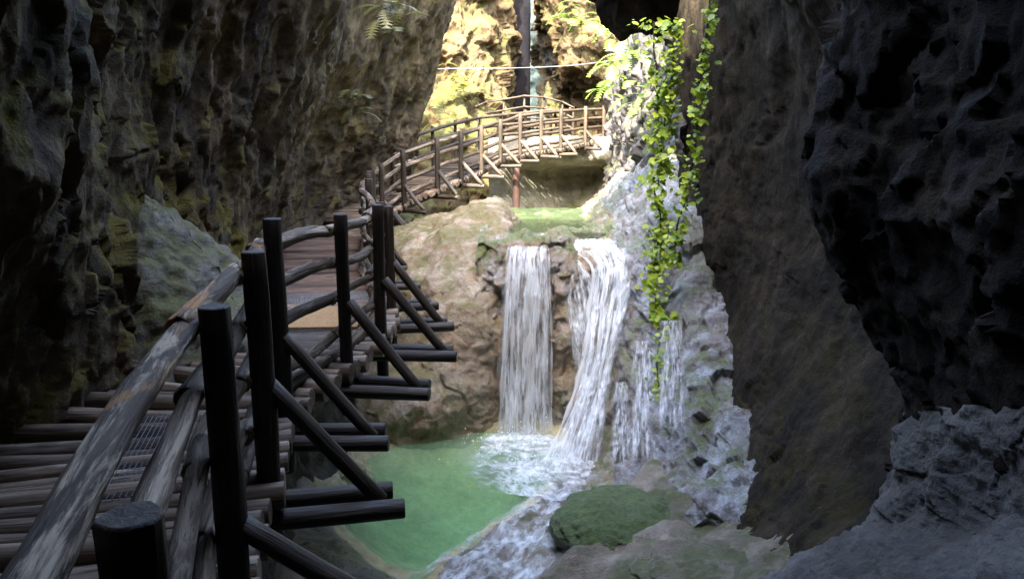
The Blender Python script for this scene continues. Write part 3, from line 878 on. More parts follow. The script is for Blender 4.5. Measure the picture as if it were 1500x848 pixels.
A = [row(344, (748, 765, 785, 802), (10.6,) * 4), row(358, (745, 763, 783, 803), (10.05,) * 4), row(372, (741, 761, 783, 805), (9.62,) * 4), row(420, (736, 759, 784, 808), (9.45,) * 4), row(480, (731, 757, 784, 810), (9.36,) * 4),
     row(540, (728, 756, 783, 810), (9.27,) * 4), row(600, (725, 755, 782, 810), (9.18,) * 4), row(652, (722, 753, 782, 811), (9.1,) * 4)]
FALL_A = wf = empty('straight_waterfall', PZ(766, 650, POOL_Z))
tag(wf, 'straight white waterfall dropping off the ochre ledge into the pool', 'waterfall')
for k, (dd, s) in enumerate(((0, 1), (0.10, 2))):
    o = water_patch('sheet', off(A, dd), 150, 70, M['fall_a'], None, None, amp=0.035, seed=s)
    o.parent = wf
    o.matrix_parent_inverse = Matrix.Translation(-wf.location)
B = [row(352, (838, 858, 885, 905), (10.6, 10.6, 10.5, 10.3)), row(366, (842, 868, 895, 918), (10.05, 10.0, 9.9, 9.8)), row(395, (868, 885, 905, 930), (9.65, 9.6, 9.55, 9.4)), row(450, (862, 880, 900, 922), (9.4, 9.35, 9.3, 9.2)),
     row(510, (858, 874, 890, 906), (9.05, 9.0, 8.95, 8.9)), row(570, (842, 860, 878, 896), (8.75, 8.7, 8.65, 8.55)), row(630, (820, 842, 864, 886), (8.4, 8.35, 8.3, 8.2)), row(702, (784, 818, 848, 876), (7.95, 7.95, 7.9, 7.85))]
FALL_B = wf = empty('slanting_waterfall', PZ(830, 690, POOL_Z))
tag(wf, 'slanting white waterfall sliding down the rock into the pool', 'waterfall')
for k, (dd, s) in enumerate(((0, 4), (0.09, 5))):
    o = water_patch('sheet', off(B, dd), 150, 70, M['fall_b'], None, None, amp=0.04, seed=s)
    o.parent = wf
    o.matrix_parent_inverse = Matrix.Translation(-wf.location)
Cc = [row(352, (826, 840, 852), (10.2,) * 3), row(385, (822, 842, 856), (9.7,) * 3), row(430, (826, 850, 880), (9.55, 9.5, 9.35)), row(490, (832, 856, 876), (9.3, 9.2, 9.05)), row(540, (842, 856, 870), (9.1, 9.0, 8.85))]
tag(water_patch('water_veil', Cc, 90, 50, M['fall_b'], 'thin water veil joining the slanting waterfall from between the two lips', 'waterfall', amp=0.03, seed=8), None, None)
for k, (xs, y0, y1, Ya, Yb, lab) in enumerate((
        ((898, 920), 560, 690, 8.55, 7.65, 'narrow trickle beside the foot of the slanting waterfall'),
        ((925, 960), 500, 690, 8.7, 7.35, 'broad thin veil of water on the pale rock shoulder'),
        ((965, 1000), 470, 640, 8.35, 7.2, 'faint veil of water running off the ivy onto the pale shoulder'))):
    rws = [row(y0 + (y1 - y0) * f, (xs[0] - 6 * f, sum(xs) / 2, xs[1] + 10 * f), (Ya + (Yb - Ya) * f - 0.1,) * 3) for f in (0, 0.33, 0.66, 1)]
    water_patch('trickle', rws, 70, 36, M['veil'], lab, 'trickle', amp=0.03, seed=20 + k)

def strands(parent, rows, n, seed, w0=0.012, w1=0.035, d=0.1):
    """loose ropes of water in front of a sheet, each wandering a little"""
    rng = np.random.RandomState(seed)
    Sd = surf([[P(*c) for c in r] for r in off(rows, d)], 46, 40)
    V, F = [], []
    for k in range(n):
        u = rng.uniform(0.0, 1.0) * 39
        a, b_ = rng.uniform(0, 0.35) * 45, 45 - rng.uniform(0, 0.25) * 45 * (rng.rand() < 0.5)
        m_ = 26
        ph, w = rng.uniform(0, 6), rng.uniform(w0, w1)
        base = len(V)
        for i in range(m_):
            t_ = a + (b_ - a) * i / (m_ - 1)
            uu = np.clip(u + 0.9 * math.sin(t_ * 0.09 + ph) + 0.4 * math.sin(t_ * 0.31 + ph * 2), -0.0, 39)
            i0, j0 = int(min(t_, 44)), int(min(uu, 38))
            fi, fj = t_ - i0, uu - j0
            p = (Sd[i0, j0] * (1 - fi) * (1 - fj) + Sd[i0 + 1, j0] * fi * (1 - fj) + Sd[i0, j0 + 1] * (1 - fi) * fj + Sd[i0 + 1, j0 + 1] * fi * fj)
            ww = w * (0.35 + 0.65 * math.sin(math.pi * (i + 0.5) / m_)) * (0.75 + 0.5 * math.sin(i * 1.7 + ph))
            oy = 0.03 * math.sin(ph * 3) + 0.012 * math.sin(i * 0.9 + ph)
            V += [(p[0] - ww, p[1] + oy, p[2]), (p[0], p[1] + oy - ww * 0.7, p[2]), (p[0] + ww, p[1] + oy, p[2])]
        for i in range(m_ - 1):
            for c in (0, 1):
                q0 = base + i * 3 + c
                F.append((q0, q0 + 1, q0 + 4, q0 + 3))
    me = bpy.data.meshes.new('strands')
    me.from_pydata(V, [], F)
    me.polygons.foreach_set('use_smooth', [True] * len(F))
    me.update()
    o = link('strands', me, M['thin_water'], parent)
    o.location = -parent.location
    o['kind'] = 'stuff'


strands(FALL_A, A, 8, 3, w0=0.012, w1=0.04, d=0.13)
strands(FALL_B, B, 7, 5, w0=0.012, w1=0.04, d=0.11)


def spray(name, centres, n, seed, label):
    """droplets and froth thrown up where the falls land"""
    rng = np.random.RandomState(seed)
    V, F = [], []
    oc = np.array([(1, 0, 0), (-1, 0, 0), (0, 1, 0), (0, -1, 0), (0, 0, 1), (0, 0, -1)], float)
    of = [(0, 2, 4), (2, 1, 4), (1, 3, 4), (3, 0, 4), (2, 0, 5), (1, 2, 5), (3, 1, 5), (0, 3, 5)]
    for k in range(n):
        c, sx, sy, h = centres[rng.randint(len(centres))]
        p = np.array(c) + np.array((rng.normal(0, sx), rng.normal(0, sy), abs(rng.normal(0, h))))
        r = (0.003 + 0.009 * rng.rand() ** 3) * (1.9 if p[2] < POOL_Z + 0.06 else 1.0)
        b0 = len(V)
        V += [tuple(p + q * r * (0.7 + 0.6 * rng.rand())) for q in oc]
        F += [tuple(b0 + i for i in f) for f in of]
    me = bpy.data.meshes.new(name)
    me.from_pydata(V, [], F)
    me.polygons.foreach_set('use_smooth', [True] * len(F))
    me.update()
    tag(link(name, me, M['white_water']), label, 'spray', kind='stuff')


fa, fbb = PZ(766, 650, POOL_Z), PZ(830, 690, POOL_Z)
spray('spray', [((fa.x, fa.y, POOL_Z), 0.30, 0.12, 0.13), ((fbb.x, fbb.y, POOL_Z), 0.28, 0.14, 0.11), (((fa.x + fbb.x) / 2, (fa.y + fbb.y) / 2, POOL_Z), 0.4, 0.3, 0.04)], 1100, 7, 'spray and froth at the foot of the waterfalls')

for nm, c, r, lab in (('froth', fa, (0.50, 0.20, 0.12), 'white froth heaped under the straight waterfall'), ('froth', fbb, (0.46, 0.26, 0.13), 'white froth heaped under the slanting waterfall')):
    o = blob_rock(nm, (c.x, c.y - 0.12, POOL_Z), r, M['froth'], lab, 'froth', seed=int(r[1] * 100), amp=0.55, n=48)
    o['kind'] = 'stuff'

# foam where the falls hit, rapids over the outflow
def flat_patch(name, pts, z, nu, nv, m, label, cat, amp=0.02, seed=0):
    S = surf([[Vector((*(PZ(x, y, z).xy), z)) for x, y in r] for r in pts], nu, nv)
    S[..., 2] += amp * fbm(S.reshape(-1, 3) * np.array((7, 7, 1)), 4, seed).reshape(S.shape[:2])
    return tag(link(name, mesh_from_grid(name, S), m), label, cat, kind='stuff')


flat_patch('foam', [[(690, 640), (740, 632), (800, 632), (860, 648)], [(660, 665), (730, 660), (800, 662), (875, 675)], [(670, 690), (735, 690), (800, 695), (880, 705)], [(690, 712), (745, 722), (800, 730), (860, 738)]], POOL_Z + 0.03, 90, 90, M['foam'], 'white foam where the waterfalls strike the pool', 'foam', amp=0.03, seed=2)
tt, ss = np.meshgrid(np.linspace(-0.25, 4.2, 150), np.linspace(-0.12, 1.05, 90), indexing='ij')
gx, gy = 0.42 - tt * 0.566 + ss * 0.824, 7.75 - tt * 0.824 - ss * 0.566
ix, iy = np.clip((gx + 2.6) / 5.8 * (nx - 1), 0, nx - 2), np.clip((gy - 1.5) / 9.0 * (ny - 1), 0, ny - 2)
kx, ky = ix.astype(int), iy.astype(int)
fx, fy = ix - kx, iy - ky
gz = FLOOR[ky, kx] * (1 - fx) * (1 - fy) + FLOOR[ky, kx + 1] * fx * (1 - fy) + FLOOR[ky + 1, kx] * (1 - fx) * fy + FLOOR[ky + 1, kx + 1] * fx * fy
S = np.stack([gx, gy, gz + 0.03], -1)
S[..., 2] += 0.03 * fbm(S.reshape(-1, 3) * np.array((6, 6, 1)), 4, 6).reshape(S.shape[:2])
tag(link('rapids', mesh_from_grid('rapids', S), M['rapid']), 'white shallow rapids spilling over stones out of the pool', 'rapids', kind='stuff')
# stream on the ledge behind the lip
S = surf([[(x, y, z) for x in (-0.2, 0.25, 0.7, 1.15, 1.5)] for y, z in ((16.5, 0.26), (14, 0.28), (12, 0.32), (10.9, 0.36))], 60, 60)
S[..., 2] += 0.02 * fbm(S.reshape(-1, 3) * np.array((4, 4, 1)), 3, 6).reshape(S.shape[:2])
tag(link('stream_water', mesh_from_grid('stream_water', S), M['stream']), 'shallow green stream feeding the waterfalls', 'stream', kind='structure')

# ------------------------------------------------------------------ timber
def log_mesh(name, L, r, seed=0, sides=14, rings=9, bend=0.012, rough=0.06, taper=0.08, squash=1.0):
    rng = np.random.RandomState(seed)
    a = np.linspace(0, 2 * math.pi, sides, endpoint=False)
    ts = np.concatenate([[0, 0.004], np.linspace(0, 1, rings)[1:-1], [0.996, 1]])
    bx, by, ph = rng.uniform(-bend, bend), rng.uniform(-bend, bend), rng.uniform(0, 6)
    V = []
    for k, tt in enumerate(ts):
        rr = r * (1 + taper * (0.5 - tt))
        if k in (0, len(ts) - 1):
            rr *= 0.9
        q = np.stack([np.cos(a) * 1.3 + seed, np.sin(a) * 1.3, np.full(sides, tt * L * 2.2 + seed * 1.7)], 1)
        rad = rr * (1 + rough * 1.6 * vnoise(q, seed) + rough * vnoise(q * 2.7, seed + 1))
        cx = bx * L * math.sin(math.pi * tt) + 0.4 * bx * math.sin(tt * 7 + ph)
        cy = by * L * math.sin(math.pi * tt) + 0.4 * by * math.cos(tt * 6 + ph)
        V += [(cx + x * R_, cy + y * R_ * squash, tt * L) for x, y, R_ in zip(np.cos(a), np.sin(a), rad)]
    n = len(ts)
    F = []
    for i in range(n - 1):
        for j in range(sides):
            j2 = (j + 1) % sides
            F.append((i * sides + j, i * sides + j2, (i + 1) * sides + j2, (i + 1) * sides + j))
    F.append(tuple(range(sides - 1, -1, -1)))
    F.append(tuple((n - 1) * sides + j for j in range(sides)))
    me = bpy.data.meshes.new(name)
    me.from_pydata(V, [], F)
    me.polygons.foreach_set('use_smooth', [True] * (len(F) - 2) + [False, False])
    me.update()
    return me


def place(o, p0, p1, parent, roll=0.0):
    p0, p1 = Vector(p0), Vector(p1)
    q = (p1 - p0).to_track_quat('Z', 'Y') @ Quaternion((0, 0, 1), roll)
    mtx = Matrix.Translation(p0) @ q.to_matrix().to_4x4()
    o.matrix_local = Matrix.Translation(-parent.location) @ mtx


SEED = [0]


def log(name, p0, p1, r, m, parent, **kw):
    SEED[0] += 1
    p0, p1 = Vector(p0), Vector(p1)
    me = log_mesh(name, (p1 - p0).length, r, seed=SEED[0], **kw)
    o = link(name, me, m, parent)
    place(o, p0, p1, parent, roll=SEED[0] * 1.3)
    return o


def unit2(v):
    v = Vector((v[0], v[1], 0))
    return v.normalized()


def spline(pts, n):
    return surf([[p] * 2 for p in pts], n, 2)[:, 0]


def slat_family(name, L, r, m, k=5, squash=0.75, seed=500):
    out = []
    for i in range(k):
        me = log_mesh(name, L * (0.95 + 0.03 * (i % 3)), r * (0.88 + 0.07 * i), seed=seed + i, sides=10, rings=5, bend=0.02, rough=0.07, squash=squash)
        me.materials.append(m)
        out.append(me)
    return out


def lay_deck(parent, path, width, fams, pitch, side=1, zoff=0.0, jitter=0.02, seed=0, pick=None):
    """round slats laid across a path given by its outer edge; side=1: deck lies to the left of travel"""
    rng = random.Random(seed)
    pts = [Vector(p) for p in path]
    acc, k = 0.0, 0
    nxt = 0.0
    for a, b_ in zip(pts[:-1], pts[1:]):
        seg = (b_ - a).length
        tdir = (b_ - a).normalized()
        while nxt < acc + seg:
            p = a + tdir * (nxt - acc)
            nrm = Vector((-tdir.y, tdir.x, 0)).normalized() * side
            nrm = (nrm + tdir * rng.uniform(-0.035, 0.035)).normalized()
            st = p - nrm * rng.uniform(0.02, 0.10) + Vector((0, 0, zoff + rng.uniform(-0.008, 0.008)))
            fam = fams[pick(p)] if pick else fams[0]
            o = link('slat', fam[rng.randrange(len(fam))], None, parent)
            place(o, st, st + nrm + Vector((0, 0, rng.uniform(-0.012, 0.012))), parent, roll=math.pi / 2 if True else 0)
            nxt += pitch * rng.uniform(0.93, 1.07)
            k += 1
        acc += seg
    return k


# --- near walkway: posts from the photograph; (top px, top py, foot distance Y, top z guess from py)
WALK = empty('log_walkway', (-1.6, 3.0, 0))
tag(WALK, 'dark log walkway with braced outer railing along the cave wall above the pool', 'walkway')
post_px = [(190, 752, 1.17), (312, 448, 2.5), (371, 368, 3.42), (398, 320, 4.35), (499, 314, 5.35), (553, 300, 6.25), (569, 302, 7.2), (556, 296, 8.1)]
posts = []
for px, py, Yp in post_px:
    p = P(px, py, Yp)
    posts.append(Vector((p.x, p.y, p.z)))
for extra in ((-1.78, 9.4), (-2.05, 10.8), (-2.3, 12.2), (-2.5, 13.6), (-2.58, 15.0)):
    posts.append(Vector((*extra, 1.22)))
POSTR = 0.052
outer = [Vector((-0.30, 0.2, 0))] + [Vector((p.x, p.y, 0)) for p in posts]
# direction and outward normal at each post
tans = []
for i in range(len(posts)):
    a_, b_ = outer[i], outer[min(i + 2, len(outer) - 1)]
    tans.append(unit2(b_ - a_))
nor_out = [Vector((t_.y, -t_.x, 0)) for t_ in tans]
far = lambda i: i >= 8
for i, p in enumerate(posts):
    t_, no = tans[i], nor_out[i]
    r = POSTR * (1.06 if i < 4 else 0.95)
    base = Vector((p.x, p.y, -0.34 if i else -0.34))
    top = Vector((p.x, p.y, p.z))
    mm = M['post']
    log('post', base, top, r, mm, WALK, sides=18, rings=14, bend=0.006, rough=0.055, taper=0.06)
    # a pair of cross beams that carry deck and brace
    outl = 0.60 if i < 6 else 0.55
    for s in (-1, 1):
        bs = base + t_ * (s * 0.105) + Vector((0, 0, 0.22 if i < 8 else 0.2))
        ext = outl + (0.05 if s < 0 else 0.0)
        log('beam', bs - no * 1.45, bs + no * ext, 0.05, M['post'], WALK, sides=12, rings=7, bend=0.006, rough=0.05)
    z0 = 0.52 if i != 1 else 0.30
    log('brace', Vector((p.x, p.y, z0)) + no * 0.03, base + no * (outl - 0.06) + Vector((0, 0, 0.22)), 0.042, M['brace'], WALK, sides=12, rings=7, bend=0.006, rough=0.04)
# rails, on the inner side of the posts
rail_z = (-0.10, -0.34, -0.60, -0.86)
for i in range(len(posts) - 1):
    a_, b_ = posts[i], posts[i + 1]
    ia, ib = -nor_out[i], -nor_out[i + 1]
    d_ = (b_ - a_).normalized()
    for k, dz in enumerate(rail_z):
        r = (0.045, 0.042, 0.040, 0.038)[k] * (1.0 if i < 4 else 0.85)
        o_ = POSTR + r - 0.008
        lo = 0.10 * ((i + k) % 2)
        st = Vector((a_.x, a_.y, 0)) + ia * (o_ + 0.01 * (i % 2)) + Vector((0, 0, 1.14 + dz + 0.012 * ((i * 7 + k * 3) % 3 - 1)))
        en = Vector((b_.x, b_.y, 0)) + ib * (o_ + 0.01 * (i % 2)) + Vector((0, 0, 1.14 + dz + 0.012 * ((i * 5 + k * 4) % 3 - 1)))
        st = st - d_ * (0.06 if i else 0.9)
        en = en + d_ * (0.05 + 0.05 * ((i + k) % 3))
        mm = M['toprail'] if (k == 0 and i < 3) else M['rail']
        log('rail', st, en, r, mm, WALK, sides=20, rings=22, bend=0.024, rough=0.10, taper=0.14)
# kerb log, stringers
path = spline([Vector((0.05, -0.7, 0))] + outer, 200)
for i in range(len(outer) - 1):
    a_, b_ = outer[i], outer[i + 1]
    n_ = Vector((-(b_ - a_).y, (b_ - a_).x, 0)).normalized()
    d_ = (b_ - a_).normalized()
    log('kerb_log', a_ + n_ * 0.13 + Vector((0, 0, 0.085)) - d_ * 0.04, b_ + n_ * 0.13 + Vector((0, 0, 0.085)) + d_ * 0.04, 0.045, M['rail'], WALK, sides=12, rings=9)
    for w in (0.22, 1.05):
        log('stringer', a_ + n_ * w + Vector((0, 0, -0.065)) - d_ * 0.03, b_ + n_ * w + Vector((0, 0, -0.065)) + d_ * 0.03, 0.028, M['post'], WALK, sides=8, rings=5)
fam_a = slat_family('slat', 1.62, 0.064, M['slat'])
fam_b = slat_family('slat', 1.5, 0.064, M['redslat'], seed=540)
lay_deck(WALK, path, 1.4, (fam_a, fam_b), 0.132, side=1, zoff=0.0, seed=4, pick=lambda p: 1 if p.y > 8.0 and p.y < 13 else 0)


# wire mesh mats and a board coloured as the sunlit patch of the deck
def on_deck(y):
    k = int(np.argmin(np.abs(path[:, 1] - y)))
    a_, b_ = Vector(path[k]), Vector(path[min(k + 1, len(path) - 1)])
    t_ = (b_ - a_).normalized()
    return a_, t_, Vector((-t_.y, t_.x, 0))


def wire_mat(y, L, W, label):
    a_, t_, n_ = on_deck(y)
    bm = bmesh.new()
    z0 = 0.062

    def bar(p, q, r=0.0022):
        d = (q - p).normalized()
        s = Vector((-d.y, d.x, 0)) * r
        u = Vector((0, 0, r))
        vs_ = [bm.verts.new(v) for v in (p + s, p + u, p - s, q + s, q + u, q - s)]
        for f in ((0, 1, 4, 3), (1, 2, 5, 4), (2, 0, 3, 5)):
            bm.faces.new([vs_[k] for k in f])
    st = 0.026
    nl, nw = int(L / st), int(W / st)
    for i in range(nl + 1):
        x = -L / 2 + i * L / nl
        pts = [Vector((x + 0.006 * ((j + i) % 2), -W / 2 + j * W / 8, 0.004 * math.sin(j * 2.1 + i * 0.4))) for j in range(9)]
        for p, q in zip(pts[:-1], pts[1:]):
            bar(p, q)
    for j in range(nw + 1):
        y_ = -W / 2 + j * W / nw
        bar(Vector((-L / 2, y_, 0.003)), Vector((L / 2, y_, 0.003)))
    me = bpy.data.meshes.new('wire_mat')
    bm.to_mesh(me)
    bm.free()
    o = link('wire_mat', me, M['wire'])
    c_ = a_ + n_ * 0.62
    o.matrix_world = Matrix.Translation((c_.x, c_.y, z0)) @ Matrix.Rotation(math.atan2(t_.y, t_.x), 4, 'Z')
    tag(o, label, 'wire mesh', 'wire mesh mats on the walkway')


wire_mat(5.9, 0.75, 0.95, 'wire mesh mat on the walkway before the ochre board')
wire_mat(7.9, 0.9, 0.95, 'wire mesh mat on the walkway beyond the ochre board')
wire_mat(3.9, 1.1, 0.42, 'narrow wire mesh strip beside the near railing posts')
a_, t_, n_ = on_deck(6.8)
bm = bmesh.new()
bmesh.ops.create_cube(bm, size=1)
bmesh.ops.scale(bm, vec=(0.85, 0.72, 0.022), verts=bm.verts)
bmesh.ops.bevel(bm, geom=bm.edges[:], offset=0.004, segments=2)
me = bpy.data.meshes.new('deck_board')
bm.to_mesh(me); bm.free()
o = link('deck_board', me, M['board'])
c_ = a_ + n_ * 0.62
o.matrix_world = Matrix.Translation((c_.x, c_.y, 0.075)) @ Matrix.Rotation(math.atan2(t_.y, t_.x), 4, 'Z') @ Matrix.Rotation(0.01, 4, 'X')
tag(o, 'flat board with sunlit ochre painted in, on the walkway between the wire mats', 'board')

# --- arched footbridge
BRIDGE = empty('arched_footbridge', (-1.0, 19, 0.5))
tag(BRIDGE, 'curved rising log footbridge crossing above the waterfalls', 'footbridge')
bp_px = [(558, 243, 338, 15.6), (590, 222, 312, 16.6), (640, 205, 290, 17.2), (675, 195, 275, 18.2), (705, 186, 262, 19.3), (733, 177, 245, 20.6), (762, 168, 238, 21.6), (793, 164, 232, 22.6), (822, 161, 228, 23.4), (858, 158, 220, 24.4), (885, 157, 216, 25.2)]
btop = [P(x, y, Y) for x, y, _, Y in bp_px]
bfoot = [P(x, y2, Y) for x, _, y2, Y in bp_px]
bdeck = [Vector((t_.x, t_.y, f_.z + 0.16)) for t_, f_ in zip(btop, bfoot)]
bpath = spline(bdeck, 160)
btan = [unit2(bdeck[min(i + 1, len(bdeck) - 1)] - bdeck[max(i - 1, 0)]) for i in range(len(bdeck))]
WB = 1.35
for i in range(len(bp_px)):
    tp, ft, t_ = btop[i], bfoot[i], btan[i]
    no = Vector((t_.y, -t_.x, 0))
    mm = M['brace'] if i < 4 else M['tan']  # first posts take the shaded timber tone, the others the sunlit one
    log('post', Vector((tp.x, tp.y, ft.z)), tp + Vector((0, 0, 0.04)), 0.06, mm, BRIDGE, sides=10, rings=6, bend=0.004, rough=0.04)
    f3 = Vector((tp.x, tp.y, ft.z + 0.04))
    log('beam', f3 - no * (WB + 0.1), f3 + no * 0.62, 0.055, M['brace'], BRIDGE, sides=10, rings=6)
    log('brace', Vector((tp.x, tp.y, ft.z + 0.60)) + no * 0.03, f3 + no * 0.56 + Vector((0, 0, 0.04)), 0.048, mm, BRIDGE, sides=10, rings=6)
    # inner railing post
    ip = Vector((tp.x, tp.y, 0)) - no * (WB + 0.02)
    if i >= 2:
        log('post', ip + Vector((0, 0, ft.z)), ip + Vector((0, 0, tp.z + 0.03)), 0.045, mm, BRIDGE, sides=10, rings=6, bend=0.004)
for i in range(len(btop) - 1):
    na, nb = Vector((btan[i].y, -btan[i].x, 0)), Vector((btan[i + 1].y, -btan[i + 1].x, 0))
    ha, hb = btop[i].z - bdeck[i].z, btop[i + 1].z - bdeck[i + 1].z
    mm = M['rail'] if i < 3 else M['tan']
    for k, f in enumerate((0.95, 0.70, 0.45, 0.2)):
        for side, ins in ((0, 0.08), (1, WB - 0.05)):
            if side and i < 2:
                continue
            if side and k == 3:
                continue
            st = Vector((btop[i].x, btop[i].y, bdeck[i].z + ha * f)) - na * ins
            en = Vector((btop[i + 1].x, btop[i + 1].y, bdeck[i + 1].z + hb * f)) - nb * ins
            d_ = (en - st).normalized()
            log('rail', st - d_ * 0.08, en + d_ * 0.08, 0.047, mm, BRIDGE, sides=10, rings=7, bend=0.008)
    for w in (0.08, WB * 0.5, WB - 0.08):
        st, en = bdeck[i] - na * w + Vector((0, 0, -0.08)), bdeck[i + 1] - nb * w + Vector((0, 0, -0.08))
        log('stringer', st, en, 0.06, M['brace'], BRIDGE, sides=10, rings=6)
fam_c = slat_family('slat', WB + 0.12, 0.062, M['slat'], seed=560)
fam_d = slat_family('slat', WB + 0.12, 0.062, M['tan'], seed=580)
lay_deck(BRIDGE, bpath, WB, (fam_c, fam_d), 0.118, side=1, zoff=0.0, seed=9, pick=lambda p: 1 if p.y > 18.5 else 0)
# connection of the walkway with the bridge rails
for k, f in enumerate((1.1, 0.84, 0.58, 0.32)):
    a_ = Vector((posts[-1].x, posts[-1].y, f)) - nor_out[-1] * 0.08
    b_ = Vector((btop[0].x, btop[0].y, bdeck[0].z + (btop[0].z - bdeck[0].z) * (0.95 - 0.25 * k))) - Vector((btan[0].y, -btan[0].x, 0)) * 0.08
    log('rail', a_, b_, 0.042, M['rail'], BRIDGE, sides=10, rings=6)
# rust-coloured prop under the bridge
PR = empty('prop_post', P(756, 336, 20.9))
tag(PR, 'rust-brown prop post standing in the stream under the arched footbridge', 'post')
log('shaft', P(756, 336, 20.9), P(756, 243, 20.9), 0.10, M['rust'], PR, sides=12, rings=6, bend=0.0)

# --- the farther small bridge
FB = empty('far_footbridge', P(760, 160, 25.9))
tag(FB, 'small distant footbridge with pale rails behind the arched footbridge', 'footbridge')
fpts = [(690, 160, 25.0), (712, 150, 25.2), (738, 146, 25.4), (768, 141, 25.8), (797, 143, 26.0), (824, 150, 26.0), (840, 158, 25.8)]
ft_ = [P(*c) for c in fpts]
for i, p in enumerate(ft_):
    log('post', p - Vector((0, 0, 1.05)), p + Vector((0, 0, 0.04)), 0.04, M['tan'], FB, sides=8, rings=4, bend=0.003)
    if i:
        a_ = ft_[i - 1]
        for dz in (0, -0.35, -0.7):
            log('rail', a_ + Vector((0, -0.06, dz)), p + Vector((0, -0.06, dz)), 0.032, M['tan'], FB, sides=8, rings=4, bend=0.006)
fam_e = slat_family('slat', 1.0, 0.06, M['tan'], seed=600)
lay_deck(FB, spline([p - Vector((0, 0, 1.0)) for p in ft_], 40), 1.0, (fam_e,), 0.14, side=1, seed=12)

# safety cable across the gorge
pts = [P(590, 104, 22.5), P(660, 101, 22.5), P(760, 100, 22.5), P(840, 96, 22.5), P(905, 88, 22.5)]
S = spline(pts, 40)
ringA = np.linspace(0, 2 * math.pi, 6, endpoint=False)
G = np.array([[(p[0], p[1] + 0.014 * math.cos(a), p[2] + 0.014 * math.sin(a)) for a in ringA] for p in S])
tag(link('steel_cable', mesh_from_grid('steel_cable', G, wrap=True), M['wire']), 'thin pale cable stretched across the gorge above the footbridge', 'cable')

# ------------------------------------------------------------------ plants
def leaf_mesh(name, s, seed):
    rng = random.Random(seed)
    out = [(0, 0), (0.32, 0.02), (0.52, 0.22), (0.44, 0.42), (0.50, 0.58), (0.26, 0.72), (0, 1.05)]
    V, F = [], []
    for x, y in out:
        V.append((0, y * s, -0.10 * s * y * y))
    for sgn in (1, -1):
        for x, y in out[1:-1]:
            V.append((sgn * x * s * rng.uniform(0.88, 1.1), y * s, (0.10 * abs(x) - 0.22 * y * y) * s + rng.uniform(-0.03, 0.03) * s))
    n = len(out)
    for sgn, b0 in ((1, n), (-1, n + 5)):
        idx = [0] + [b0 + k for k in range(5)] + [n - 1]
        for k in range(n - 1):
            q = [k, idx[k], idx[k + 1], k + 1]
            q = list(dict.fromkeys(q))
            if len(q) >= 3:
                F.append(q if sgn > 0 else q[::-1])
    me = bpy.data.meshes.new(name)
    me.from_pydata(V, [], F)
    me.polygons.foreach_set('use_smooth', [True] * len(F))
    me.materials.append(M['leaf'])
    me.update()
    return me


LEAVES = [leaf_mesh('leaf', 0.066, i) for i in range(5)]


def vine(pts, n, label, spread=0.09, seed=0, smin=0.45, smax=1.45):
    rng = random.Random(seed)
    P3 = [Vector(p) for p in pts]
    root = empty('ivy_vine', P3[0])
    tag(root, label, 'ivy', 'ivy hanging on the rock')
    S = spline(P3, 60)
    S = S + 0.03 * np.stack([vnoise(S * 4, seed + k) for k in range(3)], 1)
    G = np.array([[(p[0] + 0.011 * math.cos(a), p[1] + 0.011 * math.sin(a), p[2]) for a in np.linspace(0, 2 * math.pi, 6, endpoint=False)] for p in S])
    st = link('stem', mesh_from_grid('stem', G, wrap=True), M['brace'], root)
    st.location = -root.location
    for k in range(n):
        i = rng.uniform(0, 59)
        p = Vector(S[int(i)])
        p += Vector((rng.gauss(0, spread), rng.gauss(-0.05, 0.05), rng.uniform(-0.05, 0.05)))
        o = link('leaf', LEAVES[rng.randrange(5)], None, root)
        q = Quaternion((0, 0, 1), rng.uniform(-1.1, 1.1)) @ Quaternion((1, 0, 0), math.radians(rng.uniform(200, 265))) @ Quaternion((0, 1, 0), rng.uniform(-0.7, 0.7))
        s = rng.uniform(smin, smax)
        o.matrix_local = Matrix.Translation(p - root.location) @ q.to_matrix().to_4x4() @ Matrix.Scale(s, 4)
    return root


vine([P(1044, -30, 8.4), P(1030, 80, 8.4), P(1020, 170, 8.4), P(1010, 260, 8.45), P(992, 345, 8.5), P(984, 385, 8.5)], 295, 'long free-hanging ivy strand against the dark cave wall', spread=0.05, seed=1)
vine([P(960, 30, 9.2), P(962, 120, 9.2), P(966, 200, 9.2), P(962, 275, 9.2)], 295, 'broad ivy curtain hanging below the black chockstone', spread=0.10, seed=2)
vine([P(990, 30, 9.1), P(985, 110, 9.1), P(972, 180, 9.1), P(970, 260, 9.0)], 260, 'ivy strand beside the broad curtain, against grey rock', spread=0.06, seed=3)
vine([P(958, 275, 9.0), P(966, 340, 8.95), P(958, 400, 8.85), P(968, 470, 8.5)], 280, 'ivy trailing down onto the pale wet shoulder', spread=0.08, seed=4)
vine([P(968, 480, 8.3), P(962, 530, 8.1), P(966, 590, 7.85)], 90, 'sparse ivy at the foot of the trail on the wet shoulder', spread=0.05, seed=5, smin=0.5, smax=0.9)


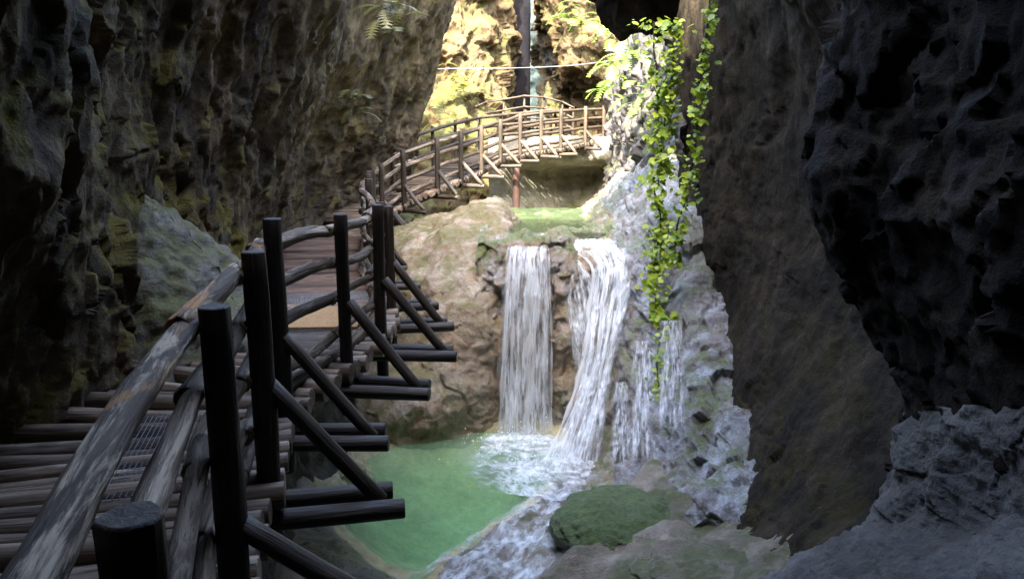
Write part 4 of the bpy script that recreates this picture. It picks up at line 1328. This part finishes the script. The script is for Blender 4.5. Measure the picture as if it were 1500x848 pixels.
def frond_mesh(name, L, seed, m='fern'):
    rng = random.Random(seed)
    V, F = [], []
    n = 13
    sp = [Vector((0, L * k / (n - 1), 0.45 * L * k / (n - 1) - 0.75 * L * (k / (n - 1)) ** 2)) for k in range(n)]
    V += [tuple(c) for c in sp]
    for k in range(n - 1):
        w = L * 0.26 * math.sin(math.pi * min(1, 0.15 + 0.85 * (1 - k / (n - 1)))) * rng.uniform(0.85, 1.1)
        for s in (-1, 1):
            V.append(tuple((sp[k] + sp[k + 1]) / 2 + Vector((s * w, L * 0.07, -0.04 * L))))
            F.append((k, k + 1, len(V) - 1))
    me = bpy.data.meshes.new(name)
    me.from_pydata(V, [], F)
    me.materials.append(M[m])
    me.update()
    return me


FRONDS = [frond_mesh('frond', 0.5, i) for i in range(3)]
DULL = [frond_mesh('frond', 0.5, 10 + i, 'dull_fern') for i in range(3)]
GOLD = [frond_mesh('frond', 0.5, 20 + i, 'moss') for i in range(3)]


def fern(c, n, label, scale=1.0, seed=0, fam=None):
    rng = random.Random(seed)
    root = empty('fern', c)
    tag(root, label, 'fern', 'ferns on the gorge rock')
    for k in range(n):
        o = link('frond', (fam or FRONDS)[k % 3], None, root)
        q = Quaternion((0, 0, 1), math.pi + rng.uniform(-1.7, 1.7)) @ Quaternion((1, 0, 0), rng.uniform(-0.5, 0.5))
        o.matrix_local = Matrix.Translation((rng.uniform(-0.25, 0.25) * scale, rng.uniform(-0.1, 0.1), rng.uniform(-0.3, 0.3) * scale)) @ q.to_matrix().to_4x4() @ Matrix.Scale(scale * rng.uniform(0.6, 1.2), 4)


for k, (px, py, Y, n, sc, lab) in enumerate((
        (905, 120, 22.5, 22, 1.6, 'bright green fern clump above the end of the arched footbridge'),
        (918, 70, 20.5, 18, 1.5, 'fern clump under the black chockstone beside the ivy curtain'),
        (935, 145, 16.5, 14, 1.0, 'small fern on the pale wall between bridge end and ivy'),
        (880, 40, 25.0, 16, 1.6, 'fern tuft high on the sunlit overhang'),
        (845, 15, 26.3, 16, 1.6, 'topmost fern tuft on the sunlit overhang near the shaded gorge end'),
        (675, 120, 24.6, 20, 1.5, 'yellow-green fern bush on the sunlit face beside the boulder shadow'),
        (655, 165, 23.4, 20, 1.4, 'low fern bush behind the inner rail of the arched footbridge'),
        (575, 25, 12.2, 16, 0.9, 'grassy fern tuft high on the dark cave wall edge'),
        (515, 150, 11.0, 10, 0.6, 'small tuft on the bulge of the dark fluted wall'))):
    fern(P(px, py, Y), n, lab, sc, 60 + k, DULL if k > 6 else GOLD if k in (5, 6) else None)
